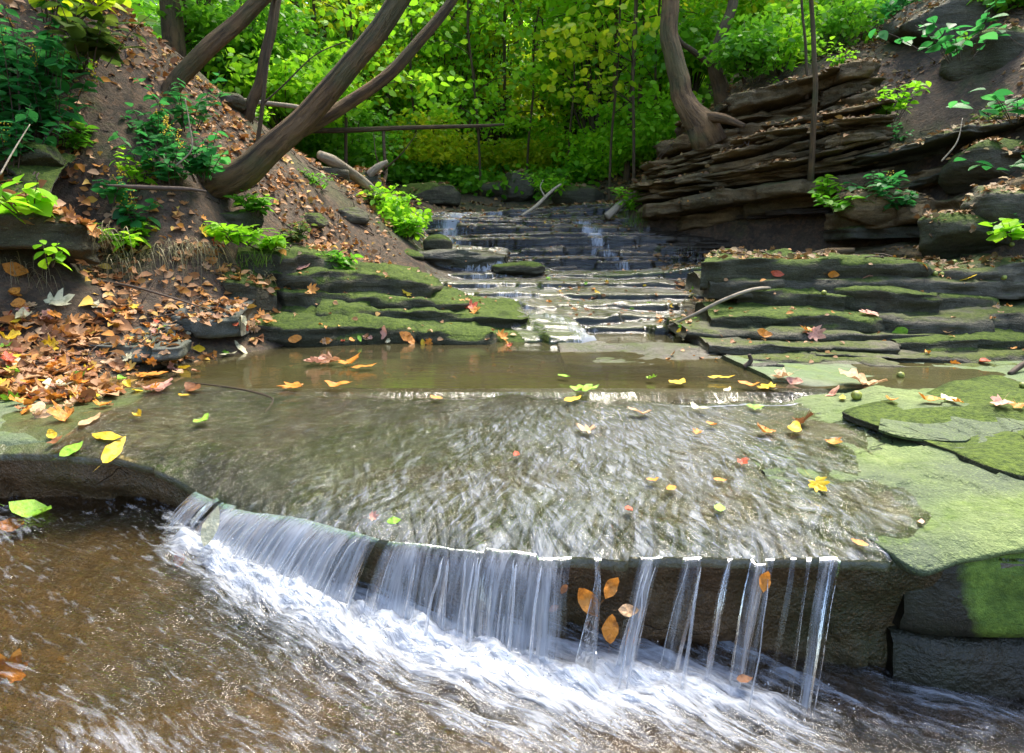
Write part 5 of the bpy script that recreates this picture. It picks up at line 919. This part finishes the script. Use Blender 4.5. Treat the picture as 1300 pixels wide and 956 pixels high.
# leaves caught on the falling water and its dark face
for px, py, Y, ln, kd, col, cv, up, nr, lb in [
 (268,668,1.52,56,'oval','pale',0,(.3,0,.9),(.1,-1,.35),'upright cream green leaf stuck in the left of the waterfall'),(228,708,1.62,26,'oval','red',1,(.1,0,1),(.2,-1,.3),'dark red leaf standing in the water left of the fall'),
 (500,661,1.47,20,'oval','green',0,(.9,0,.2),(0,-.6,.8),'lime green heart shaped leaf on the lip of the fall'),(473,656,1.49,18,'maple','pink',1,(.9,0,.2),(0,-.6,.8),'pink orange leaf on the lip beside the lime one'),
 (746,762,1.36,46,'oval','orange',1,(-.5,0,.8),(-.1,-1,.3),'long orange leaf, left of the cluster on the waterfall face'),(775,745,1.35,34,'oval','orange',1,(.6,0,.8),(.1,-1,.3),'orange leaf, top of the cluster on the waterfall face'),(775,798,1.33,42,'oval','orange',0,(.1,0,1),(.1,-1,.2),'broad orange leaf, bottom of the cluster on the waterfall face'),(797,775,1.35,30,'oval','tan',1,(1,0,0),(.1,-.8,.6),'small tan leaf, right of the cluster on the waterfall face'),
 (970,737,1.35,30,'oval','orange',1,(.3,0,1),(.1,-1,.3),'single orange leaf on the right of the waterfall face'),(716,747,1.37,16,'oval','brown',1,(.5,0,.8),(0,-1,.2),'small brown leaf left of the orange cluster on the wet face'),(703,772,1.37,16,'oval','brown',0,(.8,0,.5),(0,-1,.2),'brown leaf under the small one on the wet face'),
 (14,852,1.20,60,'maple','orange',1,(.3,.2,.9),(.2,-1,.5),'large orange leaf cut by the lower left picture edge'),(40,650,1.80,60,'oval','green',1,(.9,0,-.35),(.1,-.25,1),'long green leaf with orange spot in the left hollow'),(18,668,1.76,40,'oval','orange',1,(.9,0,-.2),(0,-.5,.9),'orange yellow leaf under the long green one'),(945,862,1.30,24,'oval','brown',0,(.9,0,0),(0,-.3,1),'brown leaf in the splash at the bottom right')]:
    p = W(px, py, Y); leafobj(p, nr, ln*Y/F, kd, col, lb, None, v=cv, tilt=.05, up=up, off=0, width=(.55 if col == 'pale' else .85) if kd == 'oval' else 1)
CW = {'orange': 'orange', 'brown': 'brown', 'yellow': 'yellow', 'tan': 'tan', 'red': 'red', 'pale': 'cream', 'green': 'yellow green', 'pink': 'pink brown'}
def inpoly(p, poly):
    c = False; n = len(poly); j = n-1
    for i in range(n):
        if (poly[i][1] > p[1]) != (poly[j][1] > p[1]) and p[0] < (poly[j][0]-poly[i][0])*(p[1]-poly[i][1])/(poly[j][1]-poly[i][1])+poly[i][0]: c = not c
        j = i
    return c
CH = ['orange']*7+['tan']*5+['brown']*4+['yellow']*2+['pale', 'pink', 'pink', 'red', 'green']
def scatter(poly, n, size, where, wcol=CH, lift=.01, pile=0):
    xs_ = [p[0] for p in poly]; ys_ = [p[1] for p in poly]; k = 0; tries = 0
    while k < n and tries < n*40:
        tries += 1; q = (random.uniform(min(xs_), max(xs_)), random.uniform(min(ys_), max(ys_)))
        if not inpoly(q, poly): continue
        p, n_ = hit(*q)
        if p is None: continue
        if p[2] < .4 and 2.5 < p[1] < 4.2: r_ = ray(*q); p = np.array([0, 0, CAMZ])+r_*((.402-CAMZ)/r_[2]); n_ = np.array([0, 0, 1.])
        c = random.choice(wcol); kd = random.choice(['maple', 'oval', 'oval', 'oak', 'maple'])
        leafobj(p, nrm(n_+np.array([0, 0, .6])), random.uniform(*size), kd, c, f'{CW[c]} fallen {"broad" if kd == "maple" else ("lobed" if kd == "oak" else "oval")} leaf {where}', f'{CW[c]} {kd} leaves {where}', v=random.choice([0, 1, 1, 2]), tilt=.32, width=random.uniform(.7, 1), off=random.uniform(.004, lift+pile)); k += 1
scatter([(0,372),(60,385),(70,430),(60,465),(120,480),(110,505),(40,520),(0,515)], 66, (.045, .10), 'in the heap at the left water edge', pile=.03)
scatter([(120,390),(180,395),(240,420),(258,440),(200,425),(130,400)], 30, (.04, .075), 'between the flat slab and the mossy ledge', pile=.015)
scatter([(60,450),(290,446),(250,480),(170,515),(60,535),(0,520),(70,480)], 56, (.04, .08), 'scattered in the shallows by the heap')
scatter([(290,400),(345,412),(335,420),(290,412)], 12, (.05, .08), 'by the corner of the grey block', pile=.02)
scatter([(350,422),(690,436),(690,442),(350,434)], 16, (.04, .07), 'along the back rim of the pool')
scatter([(640,350),(890,352),(900,400),(860,430),(760,425),(680,380)], 34, (.03, .06), 'on the middle stream steps', ['yellow', 'orange', 'yellow', 'tan', 'pale', 'brown', 'green'])
scatter([(830,398),(900,395),(900,410),(840,412)], 8, (.05, .09), 'beside the end of the bent branch')
# countless litter as one object per region
def litter(n, xr, yr, cond, label, size, key='litter', seed=0, thresh=-.3, lobed=.35):
    rg = np.random.default_rng(seed); C_ = []; Nn = []
    while len(C_) < n:
        x, y = rg.uniform(*xr), rg.uniform(*yr)
        if not cond(x, y) or vn(P3(x*1.4, y*1.4), 12) < thresh-.5*rg.random(): continue
        p, n_ = down(x, y)
        if n_[2] < .25: continue
        C_.append(p+n_*.008); Nn.append(n_)
    C_ = np.array(C_); Nn = np.array(Nn); a = rg.uniform(0, 6.28, n); ax_ = np.stack([np.cos(a), np.sin(a), rg.normal(0, .25, n)], 1); up = Nn+rg.normal(size=(n, 3))*.38
    sz = rg.uniform(size[0], size[1], n); pk = rg.random(n); V, Fc = merge([leaves(t_, C_[k_], ax_[k_], up[k_], sz[k_]*q_) for t_, k_, q_ in ((tpl_oval(2, .30, .12, .25), pk > lobed, 1), (tpl_oval(3, .40, .3, .7), (pk <= lobed) & (pk > lobed*.5), .9), (TP['maple', 1], pk <= lobed*.5, 1.15)) if k_.any()]); return tag(obj('leaf_litter', V, Fc, M[key], origin=(0, 0, 0)), label, 'leaf litter', None, 'stuff')
lx = lambda y: np.interp(y, [2.4, 3, 3.6, 4.0, 4.5, 5.1, 5.8, 6.5, 7.2, 8.5], [-1.5, -1.55, -1.35, -1.35, -1.2, -1.0, -1.05, -1.15, -1.1, -1.1])
litter(11000, (-4.5, -.6), (2.4, 8.2), lambda x, y: x < lx(y), 'dense brown and orange leaf litter covering the left bank', (.025, .075), 'litter', 1, .12)
litter(900, (-2.9, -1.5), (2.35, 3.3), lambda x, y: x < -1.9 or (x < -1.5 and y < 2.75), 'dense orange leaf heap filling the left water edge', (.05, .11), 'litter', 7, -2, .7)
litter(13000, (1.2, 6.5), (4.0, 10.0), lambda x, y: x > 1.3, 'sparse dull leaf litter on the right slope', (.025, .07), 'litterdull', 2, -.15)
litter(5000, (-3, 5), (7.4, 13), lambda x, y: True, 'brown leaf litter on the ground above the cascade', (.05, .09), 'litterdull', 3, -.1)
litter(900, (-.9, 2.1), (6.1, 7.7), lambda x, y: True, 'small fallen leaves speckling the upper cascade', (.018, .042), 'litter', 4, -.2)
litter(520, (-1.3, 3.0), (3.1, 5.9), lambda x, y: abs(x-cx(y)) > .25, 'small fallen leaves speckling the stream steps and shelves', (.018, .045), 'litter', 5, -.5)
rg = np.random.default_rng(66); TW = []
for k in range(1500):
    x, y = (rg.uniform(-4, -1.0), rg.uniform(2.6, 8)) if k % 5 < 3 else (rg.uniform(1.3, 5), rg.uniform(4, 9))
    if k % 5 < 3 and x > lx(y): continue
    p, n_ = down(x, y); a_ = rg.uniform(0, 6.28); L = rg.uniform(.04, .22); q = p+[math.cos(a_)*L, math.sin(a_)*L, 0]; q = down(q[0], q[1])[0]
    if abs(q[2]-p[2]) > L: continue
    m_ = (p+q)/2+[rg.normal()*.015, rg.normal()*.015, .012]; TW.append(tube(smoothpath([p+[0, 0, .006], m_, q+[0, 0, .008]], 5), np.linspace(.0035, .0015, 5)*rg.uniform(.6, 1.8), 4))
tag(tubes_obj('twig_litter', TW, M['twig'], origin=(0, 0, 0)), 'fine dead twigs tangled in the litter of both banks', 'twig litter', None, 'stuff')
for i, (x, y, s_, mt) in enumerate([(-2.5,3.6,.22,'mossy'),(-1.75,4.35,.2,'mossy'),(-2.9,4.6,.25,'shelf'),(-1.5,5.1,.18,'mossy'),(-1.35,5.7,.22,'shelf'),(-2.2,5.5,.2,'shelf'),(-3.2,5.4,.3,'mossy'),(-1.7,6.4,.25,'shelf')]):
    p = down(x, y)[0]; boulder(0, 0, 0, (s_*1.5, s_, s_*.7), 800+i, mt, ['mossy stone under the drooping green plant on the left slope','small mossy stone below the leaning tree','grey stone high on the left slope under the slim trunk','mossy stone on the bank right of the leaning tree','grey stone on the litter near the shrub','small stone behind the teal plant','mossy rock at the crest of the left slope','grey stone near the driftwood log'][i], world=p+[0, 0, .0], rot=i, flat=3, solid=False, name='stone', cat='stone')
for i, (x, y) in enumerate([(-2.6,4.2),(-2.1,3.9),(-1.5,4.6),(-3.0,4.9),(-1.6,5.6),(-2.3,6.2),(-1.3,6.3),(3.2,5.9),(3.9,6.0),(2.6,6.9),(3.3,7.2),(4.4,5.6),(3.8,7.4),(2.9,6.2),(3.6,5.2),(4.2,6.8)]):
    side = 'left' if x < 0 else 'right'; key = ['mid', 'bright', 'dull', 'teal'][i % 4]
    sprig(down(x, y)[0], {'mid': 'mid green', 'bright': 'bright green', 'dull': 'dull yellowish', 'teal': 'blue green'}[key]+' low weed growing from the litter of the '+side+' slope', key, rg.uniform(.12, .26), 9, .16, .07, 9, seed=900+i, name='weed', group=key+' weeds on the '+side+' slope')
# green undergrowth carpet beyond the cascade
rg = np.random.default_rng(8); nC = 2600; C_ = []
for k in range(nC):
    y = rg.uniform(9.3, 24); x = rg.uniform(-.45, .6)*y; C_.append([x, y, float(gz(x, y))+.1+.15*rg.random()])
V, Fc = leafcloud(rg, np.array(C_), 16, .22, .5, .10, FT2); tag(obj('ground_cover', V, Fc, M['leaf_mid'], smooth=False, origin=(0, 12, 2)), 'green weeds covering the forest floor', 'ground cover', None, 'stuff')
# green nuts
def nut(px, py, d, label, col='nut'):
    p, n_ = hit(px, py)
    if p is None: return
    r = .8*d/2*p[1]/F; th = np.linspace(0, np.pi, 13); ph = np.linspace(0, 2*np.pi, 19)[:-1]; T, Q = np.meshgrid(th, ph, indexing='ij')
    D_ = np.stack([np.sin(T)*np.cos(Q), np.sin(T)*np.sin(Q), np.cos(T)], -1).reshape(-1, 3); D_ = D_*(1+.06*fbm(D_*3+px, 5, 3))[:, None]; D_[:, 2] *= .95
    i = np.arange(12)[:, None]*18; j = np.arange(18)[None]; f = np.stack([i+j, i+18+j, i+18+(j+1) % 18, i+(j+1) % 18], -1).reshape(-1, 4)
    tag(obj('walnut', D_*r+p+[0, 0, r*.8], f, M[col]), label, 'nut')
nut(1087,507,17,'green and brown nut in front of the pale step'); nut(1143,480,12,'yellow green nut at the rim of the pool on the right'); nut(404,447,15,'pale yellow nut on the small leaf heap')
nut(1187,350,8,'left nut of the close green pair on the upper shelf'); nut(1196,350,7,'right nut of the close green pair on the upper shelf'); nut(1274,355,9,'green nut alone on the rough shelf at right'); nut(1211,336,9,'yellowish nut above the close green pair'); nut(1046,374,8,'green nut on the sloping mossy slab'); nut(1271,380,9,'yellow nut near the short broken stick'); nut(1284,313,8,'green nut high at the right picture edge'); nut(1298,492,10,'brown nut at the right picture edge on the pale step')
# ------------------------------------------------------------------ light
w = bpy.data.worlds.new('World'); SC.world = w; w.use_nodes = True; nt = w.node_tree; bg = nt.nodes['Background']
sky = nt.nodes.new('ShaderNodeTexSky'); sky.sky_type = 'NISHITA'; sky.sun_disc = False
SEL, SAZ = math.radians(63), math.radians(32)     # high sun ahead and to the right of the view
sky.sun_elevation = SEL; sky.sun_rotation = SAZ; sky.air_density = 1; sky.dust_density = 2.5; sky.ozone_density = 1
nt.links.new(sky.outputs[0], bg.inputs[0]); bg.inputs[1].default_value = .15
sd = bpy.data.lights.new('sun', 'SUN'); sd.energy = 2.5; sd.angle = math.radians(28); sd.color = (1, .93, .80)
so = bpy.data.objects.new('sun', sd); COL.objects.link(so); so.location = (0, 5, 20)
dv = Vector((math.sin(SAZ)*math.cos(SEL), math.cos(SAZ)*math.cos(SEL), math.sin(SEL))); so.rotation_euler = dv.to_track_quat('Z', 'Y').to_euler()
SC.render.engine = 'CYCLES'
SC.view_settings.view_transform = 'Standard'; SC.view_settings.look = 'None'; SC.view_settings.exposure = 2.2; SC.view_settings.gamma = 1
SC.view_settings.use_curve_mapping = False
SC.cycles.max_bounces = 8; SC.cycles.transparent_max_bounces = 16; SC.cycles.diffuse_bounces = 3; SC.cycles.glossy_bounces = 3; SC.cycles.caustics_reflective = False; SC.cycles.caustics_refractive = False
